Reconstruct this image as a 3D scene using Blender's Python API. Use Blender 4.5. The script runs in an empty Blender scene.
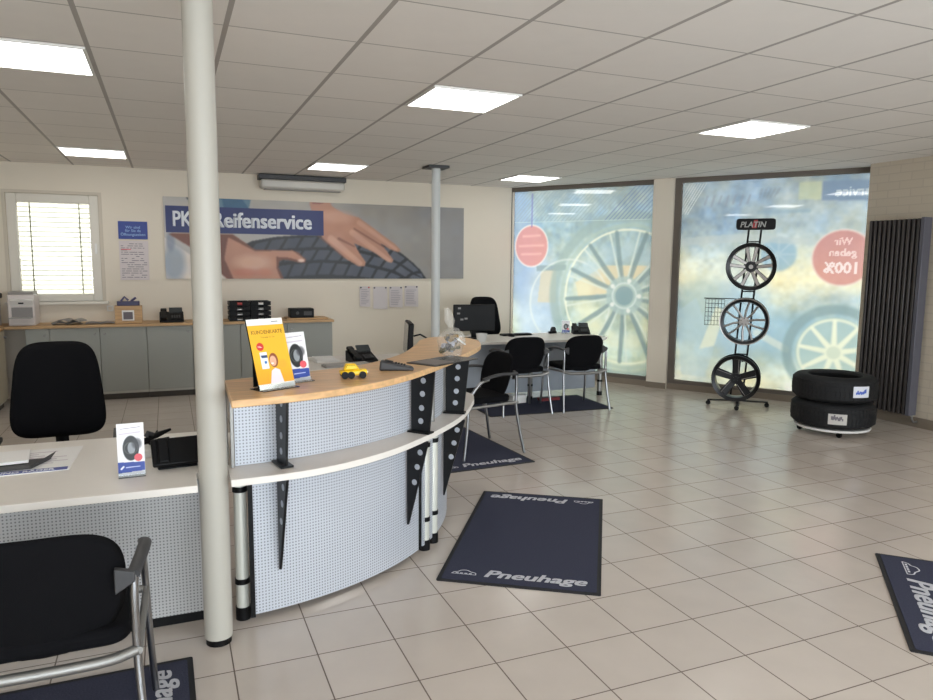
import bpy, math, random
import numpy as np
from mathutils import Vector, Matrix
random.seed(7); rng = np.random.RandomState(11)
PI = math.pi; cos = math.cos; sin = math.sin
SC = bpy.context.scene; C = SC.collection

# ------------------------------------------------------------------ camera
CAM_H = 1.63; CZ = 2.70
yaw, pit, rol = .394, -.1227, .0092
fw = Vector((sin(yaw)*cos(pit), cos(yaw)*cos(pit), sin(pit)))
r0 = Vector((cos(yaw), -sin(yaw), 0)); u0 = r0.cross(fw)
rt = r0*cos(rol)+u0*sin(rol); up = -r0*sin(rol)+u0*cos(rol)
cd = bpy.data.cameras.new('camera'); cam = bpy.data.objects.new('camera', cd); C.objects.link(cam)
cd.sensor_fit = 'HORIZONTAL'; cd.sensor_width = 36; cd.lens = 36*718.1/933; cd.clip_end = 200
cam.matrix_world = Matrix(((rt.x, up.x, -fw.x, 0), (rt.y, up.y, -fw.y, 0), (rt.z, up.z, -fw.z, CAM_H), (0, 0, 0, 1)))
SC.camera = cam
# ------------------------------------------------------------------ daylight outside
wd = bpy.data.worlds.new('world'); SC.world = wd; wd.use_nodes = True
bg = wd.node_tree.nodes['Background']; bg.inputs[0].default_value = (.86, .94, 1.0, 1); bg.inputs[1].default_value = 5.7
SC.view_settings.view_transform = 'Standard'; SC.view_settings.look = 'None'; SC.view_settings.gamma = 1
SC.view_settings.exposure = 0.85; SC.view_settings.use_curve_mapping = False
LIGHT_PANEL = 4.0

def portal(name, loc, sx, sy, direction):
    l = bpy.data.lights.new(name, 'AREA'); l.shape = 'RECTANGLE'; l.size = sx; l.size_y = sy; l.cycles.is_portal = True
    o = bpy.data.objects.new(name, l); C.objects.link(o); o.location = loc
    o.rotation_euler = Vector(direction).to_track_quat('-Z', 'Z').to_euler(); return o

# ------------------------------------------------------------------ helpers
def lin(c): return tuple((x/12.92 if x <= .04045 else ((x+.055)/1.055)**2.4) for x in [v/255 for v in c])
MATS = {}
def mat(name, col, rough=.5, metal=0, spec=.5, coat=0, noise=0, nscale=20, bump=0, alpha=None, trans=0, emis=None):
    if name in MATS: return MATS[name]
    m = bpy.data.materials.new(name); m.use_nodes = True; nt = m.node_tree; b = nt.nodes['Principled BSDF']
    c = lin(col); b.inputs['Base Color'].default_value = (*c, 1); b.inputs['Roughness'].default_value = rough
    b.inputs['Metallic'].default_value = metal; b.inputs['Specular IOR Level'].default_value = spec
    b.inputs['Coat Weight'].default_value = coat; b.inputs['Coat Roughness'].default_value = .1
    if trans: b.inputs['Transmission Weight'].default_value = trans; b.inputs['IOR'].default_value = 1.45
    if emis: b.inputs['Emission Color'].default_value = (1, .985, .95, 1); b.inputs['Emission Strength'].default_value = emis
    if noise or bump:
        tc = nt.nodes.new('ShaderNodeTexCoord'); n = nt.nodes.new('ShaderNodeTexNoise')
        n.inputs['Scale'].default_value = nscale; n.inputs['Detail'].default_value = 4
        nt.links.new(tc.outputs['Object'], n.inputs['Vector'])
        if noise:
            mr = nt.nodes.new('ShaderNodeMapRange'); mr.inputs[1].default_value = .25; mr.inputs[2].default_value = .75
            mr.inputs[3].default_value = 1-noise; mr.inputs[4].default_value = 1+noise
            mx = nt.nodes.new('ShaderNodeVectorMath'); mx.operation = 'SCALE'; mx.inputs[0].default_value = c
            nt.links.new(n.outputs['Fac'], mr.inputs[0]); nt.links.new(mr.outputs[0], mx.inputs['Scale'])
            nt.links.new(mx.outputs[0], b.inputs['Base Color'])
        if bump:
            bp = nt.nodes.new('ShaderNodeBump'); bp.inputs['Strength'].default_value = bump; bp.inputs['Distance'].default_value = .003
            nt.links.new(n.outputs['Fac'], bp.inputs['Height']); nt.links.new(bp.outputs[0], b.inputs['Normal'])
    MATS[name] = m; return m

class MB:
    def __init__(s, M=None): s.v = []; s.f = []; s.M = M or Matrix(); s.uv = {}
    def add(s, vs, fs, M=None):
        k = len(s.v); T = s.M @ M if M is not None else s.M
        s.v += [tuple(T @ Vector(v)) for v in vs]; s.f += [tuple(i+k for i in f) for f in fs]; return s
    def box(s, a, b, M=None):
        (x0, y0, z0), (x1, y1, z1) = a, b
        return s.add([(x0,y0,z0),(x1,y0,z0),(x1,y1,z0),(x0,y1,z0),(x0,y0,z1),(x1,y0,z1),(x1,y1,z1),(x0,y1,z1)],
                     [(0,3,2,1),(4,5,6,7),(0,1,5,4),(1,2,6,5),(2,3,7,6),(3,0,4,7)], M)
    def cbox(s, c, d, M=None):
        return s.box([c[i]-d[i]/2 for i in range(3)], [c[i]+d[i]/2 for i in range(3)], M)
    def tube(s, pts, r, n=10, M=None, caps=True, ry=None):
        P = [Vector(p) for p in pts]; vs = []; fs = []; R = r if isinstance(r, (list, tuple)) else [r]*len(P)
        prev = None
        for i, p in enumerate(P):
            t = (P[min(i+1, len(P)-1)]-P[max(i-1, 0)]).normalized()
            if prev is None:
                a = Vector((0,0,1)) if abs(t.z) < .9 else Vector((1,0,0)); nx = t.cross(a).normalized()
            else: nx = (prev - t*prev.dot(t)).normalized()
            prev = nx; ny = t.cross(nx)
            for k in range(n):
                a = 2*PI*k/n; vs.append(p+nx*cos(a)*R[i]+ny*sin(a)*(R[i] if ry is None else ry))
        for i in range(len(P)-1):
            for k in range(n): fs.append((i*n+k, i*n+(k+1)%n, (i+1)*n+(k+1)%n, (i+1)*n+k))
        if caps: fs += [tuple(range(n))[::-1], tuple(range((len(P)-1)*n, len(P)*n))]
        return s.add(vs, fs, M)
    def cyl(s, p, h, r, n=24, r2=None, M=None):
        return s.tube([p, (p[0], p[1], p[2]+h)], [r, r if r2 is None else r2], n, M)
    def lathe(s, prof, n=40, M=None, close=True):
        vs = []; fs = []; m = len(prof)
        for k in range(n):
            a = 2*PI*k/n; vs += [(r*cos(a), r*sin(a), z) for r, z in prof]
        for k in range(n):
            k2 = (k+1) % n
            for i in range(m if close else m-1):
                j = (i+1) % m; fs.append((k*m+i, k2*m+i, k2*m+j, k*m+j))
        return s.add(vs, fs, M)
    def prism(s, poly, z0, z1, M=None):
        n = len(poly)
        return s.add([(x,y,z0) for x,y in poly]+[(x,y,z1) for x,y in poly],
                     [tuple(range(n))[::-1], tuple(range(n, 2*n))]+[(i,(i+1)%n,n+(i+1)%n,n+i) for i in range(n)], M)
    def strip(s, A, B, z0, z1):   # band between polylines A and B (same count), closed solid
        n = len(A); vs = []
        for P in (A, B):
            for z in (z0, z1): vs += [(x,y,z) for x,y in P]
        fs = []
        for i in range(n-1):
            a0,a1,b0,b1 = i, n+i, 2*n+i, 3*n+i
            fs += [(a1,a1+1,b1+1,b1),(a0,b0,b0+1,a0+1),(a0,a0+1,a1+1,a1),(b0,b1,b1+1,b0+1)]
        fs += [(0,n,3*n,2*n),(n-1,3*n-1,4*n-1,2*n-1)]
        return s.add(vs, fs)
    def sph(s, c, r, n=16, m=10, M=None):
        rr = r if isinstance(r, (tuple, list)) else (r, r, r); vs = []; fs = []
        for i in range(m+1):
            t = PI*i/m
            for k in range(n): a = 2*PI*k/n; vs.append((c[0]+rr[0]*sin(t)*cos(a), c[1]+rr[1]*sin(t)*sin(a), c[2]+rr[2]*cos(t)))
        for i in range(m):
            for k in range(n): fs.append((i*n+k, (i+1)*n+k, (i+1)*n+(k+1)%n, i*n+(k+1)%n))
        return s.add(vs, fs, M)
    def build(s, name, m, parent=None, bevel=0, smooth=False, subsurf=0, label=None, seg=2):
        me = bpy.data.meshes.new(name); me.from_pydata(s.v, [], s.f); me.validate(); me.materials.append(m)
        import bmesh
        bm = bmesh.new(); bm.from_mesh(me); bmesh.ops.recalc_face_normals(bm, faces=bm.faces); bm.to_mesh(me); bm.free()
        if smooth or subsurf: me.shade_smooth()
        if smooth and not subsurf: me.set_sharp_from_angle(angle=math.radians(40))
        o = bpy.data.objects.new(name, me); C.objects.link(o)
        if parent: o.parent = parent
        if bevel:
            b = o.modifiers.new('bevel', 'BEVEL'); b.width = bevel; b.segments = seg; b.limit_method = 'ANGLE'; b.angle_limit = .6
            me.shade_smooth(); me.set_sharp_from_angle(angle=math.radians(40)); b.harden_normals = False
        if subsurf:
            b = o.modifiers.new('sub', 'SUBSURF'); b.levels = subsurf; b.render_levels = subsurf
        if label: o['label'] = label
        return o
def tag(o, label, cat, group=None):
    o['label'] = label; o['category'] = cat
    if group: o['group'] = group
    return o
def thing(name, label, cat, loc=(0,0,0), rz=0, group=None):
    o = bpy.data.objects.new(name, None); C.objects.link(o); o.location = loc; o.rotation_euler = (0,0,rz); o.empty_display_size = .1
    return tag(o, label, cat, group)
def struct(o): o['kind'] = 'structure'; return o
def kids(o): return [c for c in bpy.data.objects if c.parent == o]
def dup(root, loc, rz, label, group=None):
    def cp(o, p):
        c = o.copy(); C.objects.link(c); c.parent = p
        for k in kids(o):
            cp(k, c)
        return c
    ks = kids(root); r = root.copy(); C.objects.link(r); r.location = loc; r.rotation_euler = (0,0,rz); r['label'] = label
    if group: r['group'] = group
    for k in ks: cp(k, r)
    return r
def T(x, y, z, rz=0, rx=0, ry=0): return Matrix.Translation((x,y,z)) @ Matrix.Rotation(rz,4,'Z') @ Matrix.Rotation(ry,4,'Y') @ Matrix.Rotation(rx,4,'X')
def text(name, s, size, m, parent, M, bold=.0, shear=0, sx=1, extrude=.0005, align='LEFT', label=None):
    cu = bpy.data.curves.new(name, 'FONT'); cu.body = s; cu.size = size; cu.shear = shear; cu.extrude = extrude; cu.align_x = align
    cu.resolution_u = 3
    t = bpy.data.objects.new(name+'_tmp', cu); C.objects.link(t); dg = bpy.context.evaluated_depsgraph_get()
    me = bpy.data.meshes.new_from_object(t.evaluated_get(dg)); bpy.data.objects.remove(t); bpy.data.curves.remove(cu)
    if bold:      # heavier strokes: the same outlines laid side by side
        import bmesh
        bm = bmesh.new()
        for dx, dy in ((-1,-.5),(-1,.5),(0,0),(1,-.5),(1,.5)):
            k = len(bm.verts); bm.from_mesh(me); bm.verts.ensure_lookup_table()
            for v in bm.verts[k:]: v.co.x += dx*bold; v.co.y += dy*bold; v.co.z += dx*1e-5+dy*2e-5
        bm.to_mesh(me); bm.free()
    me.transform(M @ Matrix.Diagonal((sx,1,1,1))); me.materials.clear(); me.materials.append(m); me.name = name
    o = bpy.data.objects.new(name, me); C.objects.link(o); o.parent = parent
    if label: o['label'] = label
    return o
def rrect(x0, y0, x1, y1, r, n=6):
    out = []
    for cx, cy, a0 in ((x1-r,y1-r,0),(x0+r,y1-r,PI/2),(x0+r,y0+r,PI),(x1-r,y0+r,1.5*PI)):
        out += [(cx+r*cos(a0+PI/2*i/n), cy+r*sin(a0+PI/2*i/n)) for i in range(n+1)]
    return out
# ---- a small painter for things that are themselves printed (posters, banner, window film)
class Canvas:
    def __init__(s, w, h, res, col):
        s.w, s.h = w, h; s.nx = int(w*res); s.ny = int(h*res)
        s.X, s.Y = np.meshgrid(np.linspace(0, w, s.nx+1), np.linspace(0, h, s.ny+1)); s.A = np.zeros(s.X.shape+(3,)); s.A[:] = col
    def mix(s, m, col, a=1.): s.A = s.A*(1-(m*a)[..., None])+np.array(col, float)*(m*a)[..., None]
    def poly(s, P, col, a=1.):
        m = np.zeros(s.X.shape, bool); n = len(P)
        for i in range(n):
            (x0,y0),(x1,y1) = P[i], P[(i+1)%n]
            if y0 == y1: continue
            c = ((y0 > s.Y) != (y1 > s.Y)) & (s.X < (x1-x0)*(s.Y-y0)/(y1-y0)+x0); m ^= c
        s.mix(m.astype(float), col, a)
    def ell(s, cx, cy, rx, ry, col, a=1., soft=.03):
        d = np.sqrt(((s.X-cx)/rx)**2+((s.Y-cy)/ry)**2); s.mix(np.clip((1-d)/soft+.5, 0, 1), col, a)
    def ring(s, cx, cy, r, wd, col, a=1., ys=1):
        d = np.abs(np.hypot(s.X-cx, (s.Y-cy)/ys)-r); s.mix(np.clip((wd/2-d)/(wd*.3)+.3, 0, 1), col, a)
    def line(s, p, q, wd, col, a=1., w2=None):
        d = np.array(q, float)-p; L = (d**2).sum(); t = np.clip(((s.X-p[0])*d[0]+(s.Y-p[1])*d[1])/L, 0, 1)
        e = np.hypot(s.X-p[0]-t*d[0], s.Y-p[1]-t*d[1]); ww = wd+(((w2 or wd)-wd)*t)
        s.mix(np.clip((ww/2-e)/(ww*.2)+.3, 0, 1), col, a)
    def text(s, st, x, y, size, col, a=1., mir=False, bold=.0, sx=1, center=True):
        cu = bpy.data.curves.new('t', 'FONT'); cu.body = st; cu.size = size; cu.offset = bold; cu.resolution_u = 2
        if center: cu.align_x = 'CENTER'
        t = bpy.data.objects.new('t', cu); C.objects.link(t); dg = bpy.context.evaluated_depsgraph_get()
        me = bpy.data.meshes.new_from_object(t.evaluated_get(dg)); bpy.data.objects.remove(t); bpy.data.curves.remove(cu); m = np.zeros(s.X.shape, bool)
        for p in me.polygons:
            P = [(x+(-1 if mir else 1)*sx*me.vertices[i].co.x, y+me.vertices[i].co.y) for i in p.vertices]; n = len(P)
            xs = [q[0] for q in P]; ys = [q[1] for q in P]
            i0 = max(0, int(min(xs)/s.w*s.nx)-1); i1 = min(s.nx+1, int(max(xs)/s.w*s.nx)+3); j0 = max(0, int(min(ys)/s.h*s.ny)-1); j1 = min(s.ny+1, int(max(ys)/s.h*s.ny)+3)
            if i1 <= i0 or j1 <= j0: continue
            X = s.X[j0:j1, i0:i1]; Y = s.Y[j0:j1, i0:i1]; c = np.zeros(X.shape, bool)
            for k in range(n):
                (x0,y0),(x1,y1) = P[k], P[(k+1)%n]
                if y0 != y1: c ^= ((y0 > Y) != (y1 > Y)) & (X < (x1-x0)*(Y-y0)/(y1-y0)+x0)
            m[j0:j1, i0:i1] |= c
        bpy.data.meshes.remove(me); s.mix(m.astype(float), col, a)
    def blur(s, k):
        for ax in (0, 1):
            acc = np.zeros_like(s.A); 
            P = np.pad(s.A, [(k,k) if i == ax else (0,0) for i in range(3)], mode='edge')
            for j in range(2*k+1): acc += P[j:j+s.A.shape[0]] if ax == 0 else P[:, j:j+s.A.shape[1]]
            s.A = acc/(2*k+1)
    def noise(s, scale, amp):
        gx = max(2, int(s.w/scale)+2); gy = max(2, int(s.h/scale)+2); g = (rng.rand(gy, gx, 1)-.5)*np.array((.8,.8,.8))+(rng.rand(gy, gx, 1)-.5)*np.array((.36,.1,-.36))
        fx = s.X/s.w*(gx-1.001); fy = s.Y/s.h*(gy-1.001); ix = fx.astype(int); iy = fy.astype(int); tx = (fx-ix)[..., None]; ty = (fy-iy)[..., None]
        tx = tx*tx*(3-2*tx); ty = ty*ty*(3-2*ty)
        s.A = s.A+amp*((g[iy,ix]*(1-tx)+g[iy,ix+1]*tx)*(1-ty)+(g[iy+1,ix]*(1-tx)+g[iy+1,ix+1]*tx)*ty)
    def mesh(s, name, m, M, parent=None, label=None):
        n1 = s.nx+1; vs = np.stack([s.X.ravel(), s.Y.ravel(), np.zeros(s.X.size)], 1)
        i, j = np.meshgrid(np.arange(s.nx), np.arange(s.ny)); a = (j*n1+i).ravel(); F = np.stack([a, a+1, a+1+n1, a+n1], 1)
        me = bpy.data.meshes.new(name); me.from_pydata(vs.tolist(), [], F.tolist()); me.transform(M); me.materials.append(m)
        c = np.clip(s.A.reshape(-1, 3)/255, 0, 1); c = np.where(c <= .04045, c/12.92, ((c+.055)/1.055)**2.4)
        at = me.color_attributes.new('print', 'FLOAT_COLOR', 'POINT'); at.data.foreach_set('color', np.c_[c, np.ones(len(c))].ravel())
        o = bpy.data.objects.new(name, me); C.objects.link(o); o.parent = parent
        if label: o['label'] = label
        return o
def print_mat(name, rough=.4):
    if name in MATS: return MATS[name]
    m = mat(name, (200,200,200), rough); nt = m.node_tree; a = nt.nodes.new('ShaderNodeVertexColor'); a.layer_name = 'print'
    nt.links.new(a.outputs[0], nt.nodes['Principled BSDF'].inputs['Base Color']); return m
def film_mat():
    m = bpy.data.materials.new('printed_film'); m.use_nodes = True; nt = m.node_tree; nt.nodes.remove(nt.nodes['Principled BSDF'])
    out = nt.nodes['Material Output']; a = nt.nodes.new('ShaderNodeVertexColor'); a.layer_name = 'print'
    tr = nt.nodes.new('ShaderNodeBsdfTranslucent'); gl = nt.nodes.new('ShaderNodeBsdfGlossy'); gl.inputs['Roughness'].default_value = .03
    fr = nt.nodes.new('ShaderNodeFresnel'); fr.inputs[0].default_value = 1.8; mx = nt.nodes.new('ShaderNodeMixShader')
    sc = nt.nodes.new('ShaderNodeVectorMath'); sc.operation = 'MULTIPLY'; sc.inputs[1].default_value = (.170,.162,.146)
    nt.links.new(a.outputs[0], sc.inputs[0]); nt.links.new(sc.outputs[0], tr.inputs[0]); nt.links.new(fr.outputs[0], mx.inputs[0]); nt.links.new(tr.outputs[0], mx.inputs[1]); nt.links.new(gl.outputs[0], mx.inputs[2])
    nt.links.new(mx.outputs[0], out.inputs[0]); return m
def grid_mat(name, base, line, tx, ty, ox, oy, wx, wy, rough=.4, noise=.05, nscale=3, bump=.3, rough_line=.8, var=.04, coat=0):
    """object-space X/Y tiles: tx,ty pitch; ox,oy offset; wx,wy joint widths"""
    m = bpy.data.materials.new(name); m.use_nodes = True; nt = m.node_tree; N = nt.nodes; L = nt.links; b = N['Principled BSDF']
    tc = N.new('ShaderNodeTexCoord'); sp = N.new('ShaderNodeSeparateXYZ'); L.new(tc.outputs['Object'], sp.inputs[0])
    def mth(op, a, bb=None, c=None):
        n = N.new('ShaderNodeMath'); n.operation = op
        for k, q in enumerate((a, bb, c)):
            if q is None: continue
            if isinstance(q, (int, float)): n.inputs[k].default_value = q
            else: L.new(q, n.inputs[k])
        return n.outputs[0]
    masks = []; cells = []
    for k, (t, o, w) in enumerate(((tx, ox, wx), (ty, oy, wy))):
        u = mth('DIVIDE', mth('SUBTRACT', sp.outputs[k], o), t); cells.append(mth('FLOOR', mth('ADD', u, .5)) if False else mth('FLOOR', u))
        f = mth('FRACT', u); d = mth('MINIMUM', f, mth('SUBTRACT', 1.0, f)); masks.append(mth('LESS_THAN', d, w/t/2))
    ln = mth('MAXIMUM', masks[0], masks[1])
    cv = N.new('ShaderNodeCombineXYZ'); L.new(cells[0], cv.inputs[0]); L.new(cells[1], cv.inputs[1])
    wn = N.new('ShaderNodeTexWhiteNoise'); L.new(cv.outputs[0], wn.inputs['Vector'])
    nz = N.new('ShaderNodeTexNoise'); nz.inputs['Scale'].default_value = nscale; nz.inputs['Detail'].default_value = 5; L.new(tc.outputs['Object'], nz.inputs['Vector'])
    k = mth('ADD', mth('MULTIPLY', mth('SUBTRACT', wn.outputs['Value'], .5), var*2), mth('ADD', 1.0, mth('MULTIPLY', mth('SUBTRACT', nz.outputs['Fac'], .5), noise*4)))
    sc = N.new('ShaderNodeVectorMath'); sc.operation = 'SCALE'; sc.inputs[0].default_value = lin(base); L.new(k, sc.inputs['Scale'])
    mx = N.new('ShaderNodeMix'); mx.data_type = 'RGBA'; L.new(ln, mx.inputs[0]); L.new(sc.outputs[0], mx.inputs[6]); mx.inputs[7].default_value = (*lin(line), 1)
    L.new(mx.outputs[2], b.inputs['Base Color']); L.new(mth('ADD', rough, mth('MULTIPLY', ln, rough_line-rough)), b.inputs['Roughness'])
    bp = N.new('ShaderNodeBump'); bp.inputs['Strength'].default_value = bump; bp.inputs['Distance'].default_value = .002
    L.new(mth('SUBTRACT', 1.0, ln), bp.inputs['Height']); L.new(bp.outputs[0], b.inputs['Normal'])
    b.inputs['Coat Weight'].default_value = coat; b.inputs['Coat Roughness'].default_value = .15
    return m
def perf_mat(name, base, hole, pitch=.0145, rad=.24):
    m = bpy.data.materials.new(name); m.use_nodes = True; nt = m.node_tree; N = nt.nodes; L = nt.links; b = N['Principled BSDF']
    uv = N.new('ShaderNodeUVMap'); v = N.new('ShaderNodeVectorMath'); v.operation = 'SCALE'; v.inputs['Scale'].default_value = 1/pitch
    fr = N.new('ShaderNodeVectorMath'); fr.operation = 'FRACTION'; sb = N.new('ShaderNodeVectorMath'); sb.operation = 'SUBTRACT'; sb.inputs[1].default_value = (.5,.5,0)
    ln = N.new('ShaderNodeVectorMath'); ln.operation = 'LENGTH'; lt = N.new('ShaderNodeMath'); lt.operation = 'LESS_THAN'; lt.inputs[1].default_value = rad
    L.new(uv.outputs[0], v.inputs[0]); L.new(v.outputs[0], fr.inputs[0]); L.new(fr.outputs[0], sb.inputs[0]); L.new(sb.outputs[0], ln.inputs[0]); L.new(ln.outputs['Value'], lt.inputs[0])
    mx = N.new('ShaderNodeMix'); mx.data_type = 'RGBA'; L.new(lt.outputs[0], mx.inputs[0]); mx.inputs[6].default_value = (*lin(base),1); mx.inputs[7].default_value = (*lin(hole),1)
    L.new(mx.outputs[2], b.inputs['Base Color']); b.inputs['Roughness'].default_value = .38; b.inputs['Metallic'].default_value = .15
    return m
def perf_strip(name, pts, z0, z1, th, m, parent):
    """perforated sheet following a polyline, with thickness th to the left of the walking direction"""
    P = [Vector(p) for p in pts]; n = len(P); O = []
    for i in range(n):
        t = (P[min(i+1,n-1)]-P[max(i-1,0)]).normalized(); O.append(P[i]+Vector((-t.y, t.x))*th)
    u = [0]
    for i in range(1, n): u.append(u[-1]+(P[i]-P[i-1]).length)
    vs = [(p.x,p.y,z) for Q in (P, O) for z in (z0, z1) for p in Q]; fs = []
    for i in range(n-1):
        a, b, c, d = i, n+i, 2*n+i, 3*n+i
        fs += [(a,a+1,b+1,b),(c,d,d+1,c+1),(b,b+1,d+1,d),(a,c,c+1,a+1)]
    fs += [(0,n,3*n,2*n),(n-1,3*n-1,4*n-1,2*n-1)]
    me = bpy.data.meshes.new(name); me.from_pydata(vs, [], fs); me.materials.append(m); uv = me.uv_layers.new(name='UVMap')
    for l in me.loops:
        k = l.vertex_index; uv.data[l.index].uv = (u[k % n], vs[k][2])
    o = bpy.data.objects.new(name, me); C.objects.link(o); o.parent = parent; return o

# ------------------------------------------------------------------ materials
m_wall = mat('painted_wall', (226,216,200), .85, noise=.015, nscale=2)
m_black = mat('black_plastic', (8,8,10), .5, spec=.22); m_fabric = mat('black_fabric', (13,13,16), .95, spec=.15, bump=.4, nscale=400)
m_dgrey = mat('dark_grey_plastic', (58,58,60), .5); m_chrome = mat('satin_chrome', (150,151,153), .28, 1)
m_alu = mat('brushed_aluminium', (150,149,146), .45, .8); m_white = mat('white_plastic', (232,230,226), .4)
m_paper = mat('white_paper', (238,236,234), .7); m_laminate = mat('white_laminate', (232,226,218), .38, noise=.01)
m_frame = mat('window_frame_grey_brown', (112,104,96), .5, .2); m_wframe = mat('white_window_frame', (222,216,204), .4)
m_cab = mat('grey_cabinet_front', (154,156,150), .5); m_cabl = mat('light_cabinet_carcass', (186,184,176), .5)
m_steel = mat('dark_steel', (20,21,23), .4, .4); m_rubber = mat('tyre_rubber', (13,14,17), .75)
m_blue = mat('sign_blue', (30,56,140), .45); m_lblue = mat('label_ink', (70,80,150), .5); m_ink = mat('grey_ink', (110,105,112), .7)
m_red = mat('red', (190,40,40), .5); m_yellow = mat('toy_yellow', (245,200,20), .35); m_letter = mat('white_lettering', (235,238,245), .5)
m_panel = mat('light_diffuser', (255,255,255), .5, emis=LIGHT_PANEL)
m_print = print_mat('printed_surface', .42); m_film = film_mat()
m_perf = perf_mat('perforated_metal', (198,202,210), (128,131,138), .0145, .25)
m_wood = mat('beech_laminate', (222,178,128), .35, coat=.15)
def wood_grain(m, col, sc):
    nt = m.node_tree; b = nt.nodes['Principled BSDF']; tc = nt.nodes.new('ShaderNodeTexCoord'); mp = nt.nodes.new('ShaderNodeMapping'); mp.inputs['Scale'].default_value = sc
    n = nt.nodes.new('ShaderNodeTexNoise'); n.inputs['Scale'].default_value = 6; n.inputs['Detail'].default_value = 6; r = nt.nodes.new('ShaderNodeValToRGB')
    r.color_ramp.elements[0].position = .3; r.color_ramp.elements[0].color = (*lin([c*.9 for c in col]),1); r.color_ramp.elements[1].position = .7; r.color_ramp.elements[1].color = (*lin([min(255, c*1.06) for c in col]),1)
    nt.links.new(tc.outputs['Object'], mp.inputs[0]); nt.links.new(mp.outputs[0], n.inputs[0]); nt.links.new(n.outputs['Fac'], r.inputs[0]); nt.links.new(r.outputs[0], b.inputs['Base Color'])
wood_grain(m_wood, (222,178,128), (1,8,8)); m_wood2 = mat('cabinet_top_wood', (196,158,112), .45); wood_grain(m_wood2, (196,158,112), (1,10,10))
m_skirt = mat('tile_skirting', (134,122,108), .45, noise=.04, nscale=6)

# ------------------------------------------------------------------ room shell
XL, XR, YF, YB = -2.15, 6.98, -2.6, 9.62
FP = .3322
m_floor = grid_mat('floor_tiles', (200,189,179), (104,91,82), FP, FP, .9296*CAM_H, 1.5319*CAM_H, (.0055), .0055, rough=.19, noise=.045, nscale=4, var=.025, bump=.25)
m_ceil = grid_mat('ceiling_tiles', (234,229,223), (168,162,156), .625, .6375, -.956, 2.9955, .024, .010, rough=.85, noise=.012, nscale=8, var=.02, bump=.6, rough_line=.6)
struct(MB().box((XL-.1, YF-.1, -.1), (9.2, YB+.1, 0)).build('floor', m_floor))
struct(MB().box((XL-.1, YF-.1, CZ), (8.6, YB+.1, CZ+.1)).build('ceiling', m_ceil))
# back wall with the small window opening
wx0, wx1, wz0, wz1 = -1.66, -.72, 1.12, 2.36
b = MB().box((XL-.1, YB, 0), (wx0, YB+.3, CZ)).box((wx1, YB, 0), (4.75, YB+.3, CZ)).box((wx0, YB, 0), (wx1, YB+.3, wz0)).box((wx0, YB, wz1), (wx1, YB+.3, CZ))
struct(b.build('wall_back', m_wall))
struct(MB().box((XL-.1, YF-.1, 0), (XL, YB, CZ)).build('wall_left', m_wall))
m_brick = mat('painted_brick', (206,194,176), .8)
nt = m_brick.node_tree; bk = nt.nodes.new('ShaderNodeTexBrick'); tc = nt.nodes.new('ShaderNodeTexCoord'); mp = nt.nodes.new('ShaderNodeMapping'); mp.inputs['Rotation'].default_value = (PI/2, 0, PI/2)
sx = nt.nodes.new('ShaderNodeSeparateXYZ'); cx = nt.nodes.new('ShaderNodeCombineXYZ'); nt.links.new(tc.outputs['Object'], sx.inputs[0]); nt.links.new(sx.outputs[1], cx.inputs[0]); nt.links.new(sx.outputs[2], cx.inputs[1]); nt.links.new(cx.outputs[0], bk.inputs[0])
bk.inputs['Scale'].default_value = 1; bk.inputs['Brick Width'].default_value = .25; bk.inputs['Row Height'].default_value = .083; bk.inputs['Mortar Size'].default_value = .006
bk.inputs['Color1'].default_value = (*lin((206,194,176)),1); bk.inputs['Color2'].default_value = (*lin((201,189,171)),1); bk.inputs['Mortar'].default_value = (*lin((194,182,165)),1)
nt.links.new(bk.outputs[0], nt.nodes['Principled BSDF'].inputs['Base Color'])
struct(MB().box((XR, YF-.1, 0), (XR+.35, 5.6, CZ)).build('wall_right', m_brick))
# unseen front wall behind the camera: three big clear windows added for daylight
b = MB().box((XL, YF-.1, 0), (XR, YF, .35)).box((XL, YF-.1, 2.5), (XR, YF, CZ))
for x in (XL, .75, 3.75): b.box((x, YF-.1, .35), (x+.2, YF, 2.5))
b.box((XR-.2, YF-.1, .35), (XR, YF, 2.5)); struct(b.build('wall_front', m_wall))
m_glass = bpy.data.materials.new('clear_glass'); m_glass.use_nodes = True; nt = m_glass.node_tree; nt.nodes.remove(nt.nodes['Principled BSDF'])
tp = nt.nodes.new('ShaderNodeBsdfTransparent'); gg = nt.nodes.new('ShaderNodeBsdfGlossy'); gg.inputs['Roughness'].default_value = .0; fr = nt.nodes.new('ShaderNodeFresnel'); mx = nt.nodes.new('ShaderNodeMixShader')
nt.links.new(fr.outputs[0], mx.inputs[0]); nt.links.new(tp.outputs[0], mx.inputs[1]); nt.links.new(gg.outputs[0], mx.inputs[2]); nt.links.new(mx.outputs[0], nt.nodes['Material Output'].inputs[0])
for i, (x0, x1) in enumerate(((XL+.2, .75), (.95, 3.75), (3.95, XR-.2))):
    b = MB()
    for q in ((x0, .35, x1, .41), (x0, 2.44, x1, 2.5), (x0, .41, x0+.06, 2.44), (x1-.06, .41, x1, 2.44)): b.box((q[0], YF-.08, q[1]), (q[2], YF-.02, q[3]))
    w = struct(b.build('window_%d' % (4+i), m_frame)); MB().box((x0+.06, YF-.055, .41), (x1-.06, YF-.05, 2.44)).build('pane', m_glass, w)
    portal('window_daylight_%d' % (4+i), ((x0+x1)/2, YF-.12, 1.42), x1-x0, 2.2, (0,1,0))

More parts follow.
